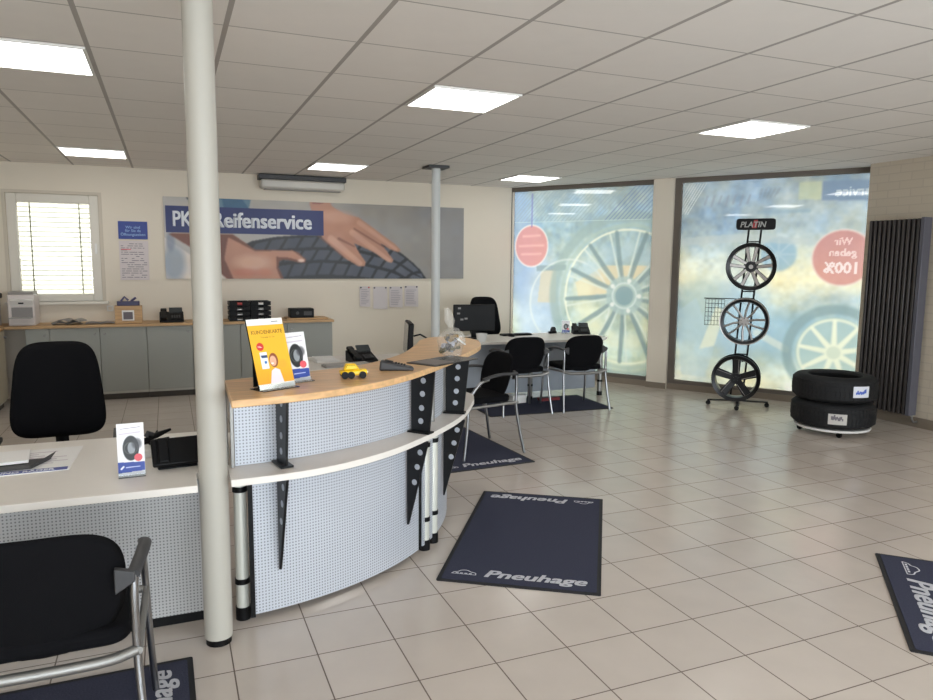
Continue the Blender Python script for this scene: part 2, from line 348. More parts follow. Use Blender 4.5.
# window_1: small window in the back wall with closed outside blinds
w = struct(MB().box((wx0, YB+.02, wz0), (wx0+.1, YB+.1, wz1)).box((wx1-.1, YB+.02, wz0), (wx1, YB+.1, wz1)).box((wx0+.1, YB+.02, wz0), (wx1-.1, YB+.1, wz0+.085)).box((wx0+.1, YB+.02, wz1-.1), (wx1-.1, YB+.1, wz1)).build('window_1', m_wframe, bevel=.006))
MB().box((wx0+.1, YB+.06, wz0+.085), (wx1-.1, YB+.066, wz1-.1)).build('pane', m_glass, w)
MB().box((wx1-.06, YB+.0, 1.68), (wx1-.035, YB+.02, 1.80)).box((wx1-.055, YB-.03, 1.68), (wx1-.04, YB, 1.70)).build('handle', m_white, w)
m_slat = bpy.data.materials.new('blind_slat'); m_slat.use_nodes = True; nt = m_slat.node_tree; p = nt.nodes['Principled BSDF']; p.inputs['Base Color'].default_value = (*lin((240,238,214)),1)
tr = nt.nodes.new('ShaderNodeBsdfTranslucent'); tr.inputs[0].default_value = (.25,.235,.19,1); mx = nt.nodes.new('ShaderNodeMixShader'); mx.inputs[0].default_value = .85
nt.links.new(p.outputs[0], mx.inputs[1]); nt.links.new(tr.outputs[0], mx.inputs[2]); nt.links.new(mx.outputs[0], nt.nodes['Material Output'].inputs[0])
b = MB(); zz = wz0+.07
while zz < wz1-.06:
    b.add([(wx0+.05, YB+.15+dy, zz+dz) for dy, dz in ((-.012,0),(.012,.022),(.014,.045),(0,.062))]+[(wx1-.05, YB+.15+dy, zz+dz) for dy, dz in ((-.012,0),(.012,.022),(.014,.045),(0,.062))],
          [(0,4,5,1),(1,5,6,2),(2,6,7,3)]); zz += .0565
o = b.build('blind', m_slat, w, label='closed cream slatted blind'); 
MB().box((wx0+.21, YB+.12, wz0+.06), (wx0+.222, YB+.13, wz1-.06)).box((wx1-.222, YB+.12, wz0+.06), (wx1-.21, YB+.13, wz1-.06)).build('ladder_tape', mat('tape', (120,118,100), .8), w)
MB().box((wx0-.06, YB-.06, wz0-.035), (wx1+.06, YB+.06, wz0-.0)).build('window_sill', m_wframe, w, bevel=.004)
b = MB(); t = .035
for q in ((wx0-t, wz0, wx0, wz1+t), (wx1, wz0, wx1+t, wz1+t), (wx0, wz1, wx1, wz1+t)): b.box((q[0], YB-.008, q[1]), (q[2], YB-.001, q[3]))
struct(b.build('trim_1', mat('reveal_trim', (206,196,180), .7)))

# slanted glazed wall: s along the wall from the back corner
DW = Vector((.541, -.841, 0)).normalized(); OW = Vector((4.68, YB, 0)); ang = math.atan2(DW.y, DW.x)
MW = Matrix.Translation(OW) @ Matrix.Rotation(ang, 4, 'Z')      # local x = s, local y = outwards (to the right/back), z up
LW = 4.8
def wb(): return MB(MW)
struct(wb().box((2.165, -.04, 0), (2.43, .25, CZ)).build('wall_window_pier', m_wall)); bpy.data.objects['wall_window_pier'].name = 'wall_outer'
struct(wb().box((-.05, .0, 0), (2.165, .2, .075)).box((2.43, .0, 0), (LW, .2, .075)).build('trim_2', m_skirt))
struct(wb().box((2.16, -.052, 0), (2.43, -.0401, .075)).build('baseboard_outer', m_skirt))
def film(i, s0, s1, cv, f0, wl, f1, wr):
    b = wb()
    for q in ((f0, .075, f1, .125), (f0, CZ-.06, f1, CZ), (f0, .125, f0+wl, CZ-.06), (f1-wr, .125, f1, CZ-.06)): b.box((q[0], .01, q[1]), (q[2], .09, q[3]))
    w = struct(b.build('window_%d' % i, m_frame)); z0, z1 = .125, CZ-.06
    cv.mesh('printed_glass', m_film, MW @ T(s0, .05, 0, 0, PI/2), w, 'glass covered with translucent printed film')
    return w
def spokes(c, cx, cy, r0_, r1_, n, w0, w1, col, a, ph=0):
    for k in range(n):
        t = ph+2*PI*k/n; c.line((cx+r0_*cos(t), cy+r0_*sin(t)), (cx+r1_*cos(t), cy+r1_*sin(t)), w0, col, a, w1)
def vgrad(c, stops, zs):
    for k in range(3): c.A[..., k] = np.interp(c.Y, zs, [s[k] for s in stops])
# film on window_2 (coordinates: x = s, y = height)
c = Canvas(2.155, 2.64, 105, (190,205,205)); vgrad(c, [(214,226,205),(205,222,205),(205,216,200),(188,205,205),(165,190,200),(175,195,205)], [0,.4,1.0,1.5,2.1,2.6])
c.noise(.5, 44); c.noise(.16, 34); c.noise(.07, 26); c.noise(.035, 16); c.ell(.45,.9,.35,.9,(190,208,240),.6,.6); c.ell(.1,1.9,.25,.9,(150,175,215),.6,.6)
c.poly([(.45,1.05),(.75,1.05),(.75,1.55),(.5,1.5)], (226,208,172), .6); c.poly([(.42,1.5),(.9,1.52),(.9,1.6),(.42,1.58)], (140,160,165), .7)
c.poly([(1.1,1.15),(1.75,1.25),(2.1,1.6),(1.5,1.6),(1.05,1.35)], (238,216,176), .7)
c.ring(1.80,1.17,1.08,.17,(160,180,178),.75); c.ring(1.80,1.17,.96,.06,(180,198,190),.7); c.ring(1.80,1.17,.90,.028,(246,246,222),.9)
c.ring(.95,1.05,.62,.03,(232,238,232),.6)
for k in range(13):
    t = .35+2*PI*k/13
    c.line((1.78+.2*cos(t), 1.19+.2*sin(t)), (1.80+.88*cos(t-.05), 1.17+.88*sin(t-.05)), .085, (132,154,158), .8, .06)
    c.line((1.78+.2*cos(t+.09), 1.19+.2*sin(t+.09)), (1.80+.88*cos(t+.06), 1.17+.88*sin(t+.06)), .03, (222,232,222), .8, .03)
    t += .24; c.ell(1.79+.62*cos(t), 1.18+.62*sin(t), .12, .12, (236,236,208) if sin(t) < .2 else (190,212,222), .55, .9)
c.ell(1.78,1.19,.26,.26,(176,196,196),.8,.1); c.ring(1.78,1.19,.17,.025,(215,228,224),.9); c.ell(1.78,1.19,.13,.13,(140,166,172),.9,.1)
for k in range(5): c.ell(1.78+.21*cos(k*1.257), 1.19+.21*sin(k*1.257), .03,.03,(235,238,232),.9,.2)
c.ell(.33,1.86,.27,.30,(226,150,146),.8,.03); c.ring(.33,1.86,.27,.018,(250,244,240),.9,1.1)
for k, (yy, wv) in enumerate(((2.0,.14),(1.86,.2),(1.74,.16))): c.line((.33-wv,yy),(.33+wv,yy+.01),.03,(240,190,186),.7)
c.blur(1)
for k in range(70):
    x = -1+k*.06; c.line((x, 2.2), (x+.45, 2.66), .016, (120,138,176) if k > 40 else (160,178,190), .6)
c.line((0,2.2),(2.14,2.2),.012,(205,220,220),.6); c.line((.33,2.14),(.33,2.6),.03,(120,120,190),.5); c.line((.0,.12),(.0,2.6),.03,(90,90,90),.8)
c.A = np.clip(c.A, 90, 252); win2 = film(2, 0, 2.155, c, -.02, .035, 2.165, .02)
# film on window_3
c = Canvas(2.3, 2.64, 105, (190,210,210)); vgrad(c, [(245,246,220),(236,238,214),(206,220,208),(178,204,214),(204,216,210),(246,242,214),(206,218,214),(168,188,202),(166,184,198)], [0,.2,.5,.95,1.25,1.45,1.75,2.1,2.6])
c.noise(.55, 44); c.noise(.18, 36); c.noise(.07, 26); c.noise(.035, 16); o0 = 2.51
def P(s, z): return (s-o0, z)
c.ell(.75, .95, .35, .55, (165,198,226), .6, .7); c.ell(1.35,.75,.42,.3,(160,196,218),.6,.6); c.ell(.3,1.1,.3,.4,(180,200,196),.6,.6); c.poly([(.0,1.0),(.25,1.2),(.5,.55),(.4,.2),(.1,.2)], (190,214,226), .5)
c.poly([(.32,.55),(.5,.6),(.62,1.05),(.5,1.1)], (240,240,214), .7); c.line((1.0,.8),(1.35,.62),.09,(225,232,222),.7)
c.ell(1.2,1.75,.2,.2,(142,180,208),.7,.2); spokes(c,1.2,1.75,.02,.18,8,.02,.02,(196,214,224),.6); c.line((.95,2.25),(1.5,2.25),.05,(140,170,190),.5)
c.poly([(0,1.95),(.8,2.0),(1.6,1.92),(2.4,2.0),(2.4,1.9),(1.6,1.85),(.8,1.9),(0,1.85)], (196,206,208), .6)
c.ring(1.86,.62,.50,.13,(140,166,170),.75); c.ell(1.86,.62,.42,.42,(180,204,200),.7,.05)
for k in range(9):
    t = .2+2*PI*k/9; c.line((1.86,.62),(1.86+.37*cos(t),.62+.37*sin(t)),.075,(248,250,226),.9,.045)
c.ring(1.86,.62,.38,.035,(240,244,222),.85); c.ell(1.86,.62,.075,.075,(214,226,210),.9,.2)
c.ell(1.88,1.71,.315,.315,(208,140,138),.8,.03); c.ring(1.88,1.71,.315,.02,(240,220,216),.8)
c.poly([P(4.14,2.36),P(4.7,2.34),P(4.7,2.57),P(4.14,2.58)], (128,150,178), .85); c.poly([(1.38,2.38),(1.62,2.37),(1.62,2.58),(1.38,2.58)], (206,214,176), .6)
for k in range(7): c.line((.3+k*.085, 2.36-(k%2)*.02), (.33+k*.085, 2.46), .022, (150,160,176), .7)
for k in range(5): c.line((.95+k*.04, 2.42), (.97+k*.05, 2.52), .015, (140,150,160), .6)
c.blur(1)
for k in range(7): c.line((-.12+k*.035, 2.25), (.1+k*.035, 2.62), .012, (225,230,235), .7)
c.text('Service', 1.98, 2.405, .15, (196,208,218), .9, True, .004); c.text('Wir', 1.88, 1.86, .11, (240,205,205), 1, True, .003)
c.text('geben', 1.88, 1.73, .12, (240,210,210), 1, True, .003); c.text('100%', 1.88, 1.54, .17, (246,226,226), 1, True, .006)
c.A = np.clip(c.A, 85, 252); win3 = film(3, 2.50, 4.80, c, 2.43, .085, 4.80, .02)

# ------------------------------------------------------------------ columns, lights, wall fittings
t = thing('support_column', 'thick cream round support column standing at the front desk edge', 'column', (.146,3.09,0))
MB().cyl((0,0,.03), CZ-.03, .058, 40).build('shaft', mat('column_paint', (184,180,170), .45), t, smooth=True)
MB().cyl((0,0,0), .03, .052, 40).build('base_ring', m_black, t, smooth=True)
t = thing('support_column', 'slim white support column with dark ceiling plate behind the counter end', 'column', (2.863,7.837,0))
MB().cyl((0,0,.02), CZ-.05, .05, 32).build('shaft', mat('column_paint_white', (208,210,208), .4), t, smooth=True)
MB().cyl((0,0,0), .02, .055, 32).build('base_ring', m_black, t); MB().box((-.12,-.12,CZ-.03), (.12,.12,CZ-.002)).build('ceiling_plate', m_dgrey, t)
where = {(0,2): 'large lit ceiling panel at the upper left edge of the picture', (0,8): 'lit ceiling panel above the small blinded window', (4,8): 'lit ceiling panel above the air curtain, before the back wall',
         (4,2): 'large lit ceiling panel between the two columns, above the reception counter', (8,8): 'small lit ceiling panel at the far corner of back wall and printed window', (8,2): 'lit ceiling panel at right, in front of the wheel rack window'}
first = None
for j in (2, 8, -4):
    for i in (0, 4, 8):
        x = -.956+.625*(i+.5); y = 2.9955+.6375*(j+.5); lab = where.get((i,j), 'lit ceiling panel out of view behind the viewer, %s row' % {0:'left',4:'middle',8:'right'}[i])
        if first is None:
            first = thing('ceiling_light', lab, 'ceiling light', (x,y,CZ), 0, 'square panel lights in the ceiling')
            b = MB()
            for q in ((-.3,-.3,.3,-.285),(-.3,.285,.3,.3),(-.3,-.285,-.285,.285),(.285,-.285,.3,.285)): b.box((q[0],q[1],-.012), (q[2],q[3],-.001))
            b.build('frame', m_white, first); MB().box((-.285,-.285,-.008), (.285,.285,-.001)).build('diffuser', m_panel, first)
        else: dup(first, (x,y,CZ), 0, lab)
# air curtain
t = thing('air_conditioner', 'long white air unit with dark top mounted under the ceiling above the banner', 'air conditioner', (1.65,YB,2.50))
MB().box((-.53,-.22,.02), (.53,-.005,.13)).build('casing', mat('ac_casing', (200,196,188), .4), t, bevel=.03, seg=4)
MB().box((-.55,-.21,.132), (.55,-.005,.19)).build('intake', m_dgrey, t, bevel=.005)
MB().box((-.48,-.18,.008), (.48,-.06,.0195)).build('outlet', mat('outlet_grey', (150,147,140), .5), t)
# banner: 3.93 x .99 m, art coordinates in metres from its lower left corner
Mb = Matrix.Translation((-.015, YB, 1.385)); WB, HB = 3.945, .995
t = thing('banner', 'wide wall banner showing hands on a tyre with blue title strip', 'banner', (-.015,YB,1.385))
MB().box((0,-.02,0), (WB,-.002,HB)).build('board', mat('board_edge', (150,150,150), .5), t)
c = Canvas(WB, HB, 118, (182,176,170))
def bp(x, y):   # photograph grid of the printed picture -> metres on the banner
    u = (x-163.)/300.; t0 = 195+14*u; b0 = 278+1*u; return (u*WB*(1+.045*(u-1)*-1) if False else (u+.03*u*(u-1)*-1)*WB, (b0-y)/(b0-t0)*HB)
def bP(L): return [bp(*q) for q in L]
c.A[...] = np.array((188,182,174))-(c.X/WB)[..., None]*np.array((48,46,42)); c.noise(.6, 16)
c.poly(bP([(163,236),(195,262),(220,279),(163,279)]), (222,212,202)); c.ell(*bp(170,262), .13, .22, (150,160,172), .9, .6); c.ell(*bp(168,240), .05, .12, (120,130,150), .7, .6)
c.poly(bP([(183,194),(240,197),(236,214),(190,210)]), (96,130,150), 1); c.poly(bP([(181,194),(191,194),(191,207)]), (30,40,44)); c.poly(bP([(213,196),(232,198),(238,208),(216,212)]), (52,96,128), 1)
# tyre
tyre = [(228,246),(240,240),(262,236),(290,234),(330,236),(360,239),(378,246),(392,254),(404,263),(412,270),(419,279),(250,279)]
c.poly(bP(tyre), (20,22,28))
def curve(k, u):   # tread bands follow the tyre's outline
    x = 232+186*u; y0 = np.interp(x, [232,262,300,340,378,404,419], [244,237,235,238,247,263,279]); return (x+k*.3, y0+k)
for k0, k1, n in ((1,11,12),(14,24,13),(27,39,13)):
    for q in range(n):
        u0 = (q+.08)/n; u1 = (q+.9)/n; sk = .05
        pts = [curve(k0, u0+sk), curve(k0, u1+sk), curve(k1, u1), curve(k1, u0)]
        pts = [(min(x, 417-(0 if y < 279 else 1)), min(y, 279)) for x, y in pts]
        if min(p[1] for p in pts) < 277: c.poly(bP(pts), (58+q*3, 62+q*3, 74+q*3))
c.poly(bP([(430,240),(419.5,279),(440,279)]), (152,150,150), .0)
# arm and left hand
sk1, sk2, sk3 = (118,70,54), (186,134,110), (214,166,142)
c.poly(bP([(166,232),(222,233),(243,249),(277,249),(284,252),(291,259),(290,262),(283,262),(272,259),(265,260),(264,267),(269,279),(216,279),(193,252)]), sk1)
c.poly(bP([(218,236),(242,250),(278,250),(290,259),(288,261),(274,257),(262,256),(262,268),(266,279),(222,279),(214,258)]), sk2)
c.ell(*bp(240,262), .22, .1, (216,172,148), .8, .8); c.ell(*bp(232,272), .15, .05, (190,112,90), .6, .8); c.ell(*bp(250,272), .1, .05, (196,124,100), .6, .8); c.ell(*bp(286,260), .045, .022, (236,206,190), .9, .4)
# right hand
c.poly(bP([(295,202),(297,193),(312,196),(318,206),(330,213),(345,217),(358,226),(372,236),(384,244),(390,250),(387,252),(378,249),(368,243),(375,251),(382,260),(380,263),(374,261),(362,253),(350,247),(340,243),(345,252),(352,262),(351,266),(344,266),(332,259),(318,247),(308,238),(300,224)]), sk2)
c.line(bp(316,238), bp(346,263), .10, sk3, .8, .07); c.line(bp(338,232), bp(377,260), .09, sk3, .7, .06); c.line(bp(345,222), bp(385,249), .07, sk3, .6, .045)
c.line(bp(340,228), bp(372,247), .025, sk1, .7, .02); c.line(bp(324,238), bp(340,246), .04, sk1, .7, .02); c.line(bp(300,232), bp(330,258), .03, sk1, .6, .02); c.ell(*bp(322,216), .22, .08, sk3, .6, .9)
c.poly(bP([(294,193),(306,194),(309,203),(298,203)]), (140,84,70), .8)
c.noise(.12, 12); c.blur(1)
c.line((3.52,0),(3.52,HB),.008,(130,128,126),.8); c.poly([(3.53,0),(3.53,HB),(WB,HB),(WB,0)], (150,152,158), .35)
bx0, bx1, by0, by1 = .02, 1.945, .565, .885
c.poly([(bx0,by0),(bx1,by0),(bx1,by1),(bx0,by1)], (12,30,98))
c.mesh('printed_picture', m_print, T(0,-.022,0,0,PI/2), t)
text('title_lettering', 'PKW', .262, m_letter, t, T(.095,-.024,.645,0,PI/2), .007, 0, .73)
text('title_lettering', 'Reifenservice', .262, m_letter, t, T(.555,-.024,.645,0,PI/2), .009, 0, .88)
# notice with blue head
t = thing('notice_board', 'white notice sheets under a blue headed sign on the back wall', 'notice', (-.52,YB,1.37))
MB().box((0,-.014,.49), (.32,-.002,.70)).build('blue_sign', m_blue, t); MB().box((0,-.012,0), (.32,-.002,.47)).build('sheet', mat('notice_paper', (214,204,204), .7), t)
for k, (s_, z_) in enumerate((('Wir sind', .615), ('für Sie da', .575), ('Öffnungszeiten', .53))): text('sign_lettering', s_, .045, mat('pale_ink', (150,180,225), .6), t, T(.16,-.016,z_,0,PI/2), .001, align='CENTER')
b = MB()
for k in range(17):
    z = .03+k*.025; x = .02
    while x < .27:
        l = random.uniform(.02, .09)
        if random.random() < .75: b.box((x,-.0135,z), (min(.3, x+l),-.0125,z+.007))
        x += l+.012
b.build('fine_print', m_ink, t); MB().box((.02,-.0142,.36), (.13,-.0138,.372)).build('red_line', mat('pale_red', (220,120,130), .6), t)
# pinned sheets
pins = [(2.41,2.56,1.0,1.28),(2.60,2.80,.965,1.275),(2.83,3.02,.985,1.275),(3.05,3.25,.99,1.285)]
labs = ['leftmost narrow white sheet pinned below the banner', 'blank white sheet pinned second from left below the banner', 'printed sheet pinned third from left below the banner', 'rightmost printed sheet pinned below the banner beside the slim column']
for k, (x0, x1, z0, z1) in enumerate(pins):
    t = thing('pinned_sheet', labs[k], 'paper', (x0,YB,z0), 0, 'sheets pinned below the banner'); w_ = x1-x0; h_ = z1-z0
    MB().add([(0,-.004,h_),(w_,-.004,h_),(w_,-.018,0),(0,-.02,.01),(0,-.002,h_),(w_,-.002,h_),(w_,-.016,0),(0,-.018,.01)], [(0,1,2,3),(7,6,5,4),(0,4,5,1),(1,5,6,2),(2,6,7,3),(3,7,4,0)]).build('sheet', mat('sheet_paper', (208,200,200), .7), t)
    if k != 1:
        b = MB()
        for q in range(9): b.box((.02,-.0215,.04+q*.024), (w_-.02-random.random()*.05,-.0205,.047+q*.024))
        b.build('print', mat('grey_print', (165,158,165), .7), t)
    for x in (.02, w_-.02): MB().sph((x,-.012,h_-.015), .011).build('pin', m_red if k == 0 and x > .03 else m_dgrey, t)
t = thing('wall_socket', 'small white socket on the back wall right of the small window', 'socket', (-.65,YB,1.03)); MB().box((-.035,-.012,-.035), (.035,-.002,.035)).build('plate', m_white, t, bevel=.004); MB().box((-.018,-.0135,-.018), (.018,-.0122,.018)).build('rocker', m_wall, t)

# ------------------------------------------------------------------ base cabinets along the back and left walls
cy = 9.12; units = [(-1.47,-1.235,'narrow grey cabinet in the left corner below the printer',1), (-1.235,-.735,'grey cabinet below the magazines, behind the office chair',1), (-.735,-.245,'grey cabinet below the wooden leaflet box',1),
  (-.245,.255,'grey cabinet left of the thick column below the telephone',1), (.255,.80,'grey cabinet behind the thick column',1), (.80,1.36,'grey cabinet below the letter trays',1), (1.36,1.93,'last grey cabinet at the right end of the back row',1)]
for k, (x0, x1, lab, nd) in enumerate(units):
    t = thing('base_cabinet', lab, 'cabinet', ((x0+x1)/2,cy,0), 0, 'grey base cabinets along the back wall'); h = (x1-x0)/2
    MB().box((-h+.001,.02,.07), (h-.001,.48,.845)).build('body', m_cabl, t); MB().box((-h+.001,.05,0), (h-.001,.46,.07)).build('plinth', mat('plinth', (66,60,54), .6), t)
    nd = 1
    d = MB().box((-h+.004,0,.10), (h-.004,.019,.84)).build('door', m_cab, t, bevel=.002)
    sd = 1 if k in (0, 1, 3, 5) else -1
    MB().tube([(sd*(h-.05),0,.77), (sd*(h-.05),-.025,.77)], .013, 12).build('handle', m_alu, d)
MBt = MB().box((-1.66,cy-.02,.847), (1.95,YB-.002,.877)).build('cabinet_worktop', m_wood2, None, bevel=.003); tag(MBt, 'long wooden top over the grey back cabinets', 'worktop')
for k, (y0, y1) in enumerate(((8.62,9.10),(8.12,8.62),(7.62,8.12))):
    t = thing('base_cabinet', ['cabinet on the left wall next to the corner', 'second cabinet on the left wall from the corner', 'third cabinet on the left wall from the corner'][k], 'cabinet', (-1.66,(y0+y1)/2,0), PI/2, 'cabinets along the left wall'); h = (y1-y0)/2
    MB().box((-h+.001,.02,.07), (h-.001,.47,.845)).build('body', m_cabl, t); MB().box((-h+.001,.05,0), (h-.001,.46,.07)).build('plinth', mat('plinth', (66,60,54), .6), t)
    d = MB().box((-h+.004,0,.10), (h-.004,.019,.84)).build('door', mat('warm_cabinet_front', (176,166,146), .5), t, bevel=.002); MB().tube([(h-.05,0,.77), (h-.05,-.025,.77)], .013, 12).build('handle', m_alu, d)
t = MB().box((-2.145,7.6,.847), (-1.661,YB-.002,.877)).build('cabinet_worktop', m_wood2, None, bevel=.003); tag(t, 'wooden top over the cabinets on the left wall', 'worktop')
struct(MB().box((1.95,YB-.012,0), (4.66,YB-.001,.08)).build('baseboard_back', m_skirt)); struct(MB().box((XR-.012,YF,0), (XR-.001,5.6,.10)).build('baseboard_right', m_skirt))

# things on the back cabinets (top at .878)
Z1 = .878
t = thing('printer', 'white laser printer on the wooden top under the small window', 'printer', (-1.50,9.33,Z1))
MB().prism([(-.13,-.16),(.13,-.16),(.13,.17),(-.13,.17)], 0, .345).build('body', mat('printer_body', (216,208,204), .45), t, bevel=.015)
MB().add([(-.10,-.163,.22),(.12,-.163,.22),(.12,-.20,.285),(-.10,-.20,.285),(-.10,-.15,.22),(.12,-.15,.22),(.12,-.15,.30),(-.10,-.15,.30)], [(0,1,2,3),(7,6,5,4),(0,4,5,1),(1,5,6,2),(2,6,7,3),(3,7,4,0)]).build('front_cover', m_white, t)
MB().box((-.09,-.168,.10), (.11,-.161,.205)).build('output_slot', mat('mid_grey', (140,136,134), .5), t); MB().box((-.10,-.30,.09), (.11,-.168,.10)).build('paper_tray', mat('tray_grey', (170,166,164), .5), t)
MB().box((-.02,-.19,.245), (.03,-.182,.26)).build('button', m_black, t); MB().box((-.12,-.15,.346), (.12,.16,.375)).build('lid', mat('printer_lid', (150,146,142), .5), t, bevel=.005)
t = thing('black_device', 'low black device on a stack left of the printer', 'device', (-1.85,9.2,Z1)); MB().box((-.14,-.14,.0), (.13,.14,.30)).build('stack', mat('printer_body', (216,208,204), .45), t, bevel=.01); MB().box((-.15,-.15,.301), (.15,.15,.36)).build('top', m_black, t, bevel=.012)
for k, (x, y, rz, w_, d_, cc, lab) in enumerate(((-1.08,9.30,.2,.30,.22,(96,92,90),'dark magazine lying open nearest the printer'), (-1.03,9.29,-.25,.26,.20,(150,146,142),'grey magazine lying on top of the dark one'), (-.74,9.30,.1,.30,.2,(128,122,118),'flat grey magazine left of the wooden leaflet box'))):
    m = mat('magazine_%d' % k, cc, .5); b = MB(T(x, y, Z1+(.003 if k != 1 else .034), rz)); P0 = []; n = 9; z0 = 0 if k != 1 else .02
    for sgn in (0, 1):
        for j in (0, 1):
            for i in range(n): u = i/(n-1); P0.append(((u-.5)*w_, (j-.5)*d_, .022*abs(sin(PI*2*u))*(1 if k != 2 else .5)+.006*sgn))
    fs = [(i,i+1,n+i+1,n+i) for i in range(n-1)]+[(2*n+i,3*n+i,3*n+i+1,2*n+i+1) for i in range(n-1)]+[(i,2*n+i,2*n+i+1,i+1) for i in range(n-1)]+[(n+i,n+i+1,3*n+i+1,3*n+i) for i in range(n-1)]+[(0,n,3*n,2*n),(n-1,3*n-1,4*n-1,2*n-1)]
    b.add(P0, fs); tag(b.build('magazine', m), lab, 'magazine', 'magazines beside the printer')
t = thing('leaflet_box', 'small wooden leaflet box with a white card on the back cabinets', 'box', (-.435,9.33,Z1)); MB().box((-.145,-.07,0), (.145,.07,.20)).box((-.145,-.10,0),(.145,-.0705,.02)).build('case', m_wood2, t, bevel=.003)
MB().box((-.07,-.083,.03), (.06,-.075,.15)).build('card', m_white, t); MB().box((-.055,-.0855,.045), (.045,-.0835,.13)).build('picture', m_ink, t)
t = thing('pen_cup_tray', 'dark violet tray of stationery on top of the wooden leaflet box', 'tray', (-.435,9.33,Z1+.202)); MB().prism(rrect(-.12,-.06,.12,.06,.02), 0, .05).build('tray', mat('violet_plastic', (62,58,92), .4), t, bevel=.003)
MB().tube([(-.08,0,.05),(-.04,.01,.10),(0,0,.06)], .012).tube([(.03,.01,.05),(.08,-.01,.09)], .014).build('stationery', mat('violet_plastic2', (84,82,120), .4), t)

def desk_phone(loc, rz, label, s=1., screen=True):
    t = thing('desk_phone', label, 'telephone', loc, rz)
    S = Matrix.Diagonal((s,s,s,1))
    b = MB(S); b.add([(-.10,-.09,0),(.10,-.09,0),(.10,.09,0),(-.10,.09,0),(-.10,-.09,.02),(.10,-.09,.02),(.10,.09,.085),(-.10,.09,.085)], [(0,3,2,1),(4,5,6,7),(0,1,5,4),(1,2,6,5),(2,3,7,6),(3,0,4,7)]); b.build('base', m_black, t, bevel=.006)
    a = math.atan2(.065,.18)
    MB(S @ T(-.065,0,.062,0,a)).box((-.02,-.10,.0),(.02,.10,.018)).box((-.026,.05,-.008),(.026,.105,.02)).box((-.026,-.105,-.008),(.026,-.05,.02)).build('handset', m_black, t, bevel=.01, seg=3)
    b = MB(S @ T(.035,-.03,.052,0,a))
    for i in range(4):
        for j in range(4): b.cbox((-.03+i*.02,-.04+j*.017,0), (.014,.011,.008))
    b.build('keypad', m_dgrey, t)
    if screen: MB(S @ T(.035,.06,.09,0,a+.35)).box((-.055,-.03,0),(.055,.035,.012)).build('display', mat('phone_display', (58,62,64), .3), t, bevel=.003)
    return t
desk_phone((.03,9.33,Z1), 0, 'black desk telephone on the back cabinets left of the thick column', 1.35)
t = thing('letter_tray', 'stack of black letter trays with papers on the back cabinets', 'letter tray', (.93,9.33,Z1))
for k in range(4):
    for sx_ in (-1, 1):
        b = MB(); x0 = sx_*.125-.12; z = .005+k*.062; b.box((x0,-.16,z), (x0+.24,.16,z+.006)).box((x0,-.16,z), (x0+.006,.16,z+.045)).box((x0+.234,-.16,z), (x0+.24,.16,z+.045)).box((x0,.154,z), (x0+.24,.16,z+.045)).box((x0,-.165,z+.004), (x0+.09,-.158,z+.05)).box((x0+.15,-.165,z+.004), (x0+.24,-.158,z+.05))
        b.build('tray', m_black, t)
        MB().box((x0+.012,-.155,z+.008), (x0+.23,.15,z+.02)).build('paper_stack', m_red if (k == 3 and sx_ < 0) else m_paper, t)
t = thing('black_box', 'small black appliance on the back cabinets beside the letter trays', 'device', (1.575,9.36,Z1+.02)); MB().box((-.15,-.1,.0), (.15,.1,.115)).build('case', m_black, t, bevel=.008); MB().tube([(-.06,-.1,.06), (-.06,-.108,.06)], .02, 16).build('knob', m_dgrey, t); MB().box((.02,-.104,.03), (.12,-.1005,.08)).build('panel', m_dgrey, t)
t = MB().box((1.38,9.22,Z1), (1.9,9.52,Z1+.018)).build('wooden_board', m_wood2, None, bevel=.003); tag(t, 'thin wooden board under the small black appliance', 'board')

# ------------------------------------------------------------------ reception counter
CC = Vector((.13,4.79)); RP = 1.60
def arc(r, a0, a1, n): return [(CC.x+r*cos(math.radians(a0+(a1-a0)*i/(n-1))), CC.y+r*sin(math.radians(a0+(a1-a0)*i/(n-1)))) for i in range(n)]
def smooth_path(P, n=8):
    out = []; P = [Vector(p) for p in P]; Q = [2*P[0]-P[1]]+P+[2*P[-1]-P[-2]]
    for i in range(1, len(Q)-2):
        for k in range(n):
            u = k/n; a, b_, c_, d = Q[i-1:i+3]; out.append(tuple(.5*((2*b_)+(c_-a)*u+(2*a-5*b_+4*c_-d)*u*u+(3*b_-a-3*c_+d)*u**3)))
    out.append(tuple(P[-1])); return out
t = counter = thing('reception_counter', 'curved reception counter with beech top and perforated metal front', 'counter', (.2,3.2,0))
inv = T(-.2,-3.2,0)
def cobj(b, name, m, **k):
    b.v = [tuple(Vector(v)-Vector((.2,3.2,0))) for v in b.v]; return b.build(name, m, counter, **k)
# beech top
front = smooth_path([(.205,2.80),(.47,2.85),(.70,2.94),(.97,3.125),(1.29,3.46),(1.63,3.88),(1.83,4.17),(1.935,4.44)], 6)
end = smooth_path([(1.935,4.44),(1.925,4.62),(1.83,4.74),(1.68,4.72),(1.56,4.58)], 5)[1:]
inner = smooth_path([(1.56,4.58),(1.42,4.28),(1.22,3.92),(.98,3.64),(.76,3.50),(.50,3.40),(.215,3.30)], 5)[1:]
cobj(MB().prism(front+end+inner, 1.07, 1.10), 'counter_top', m_wood, bevel=.004)
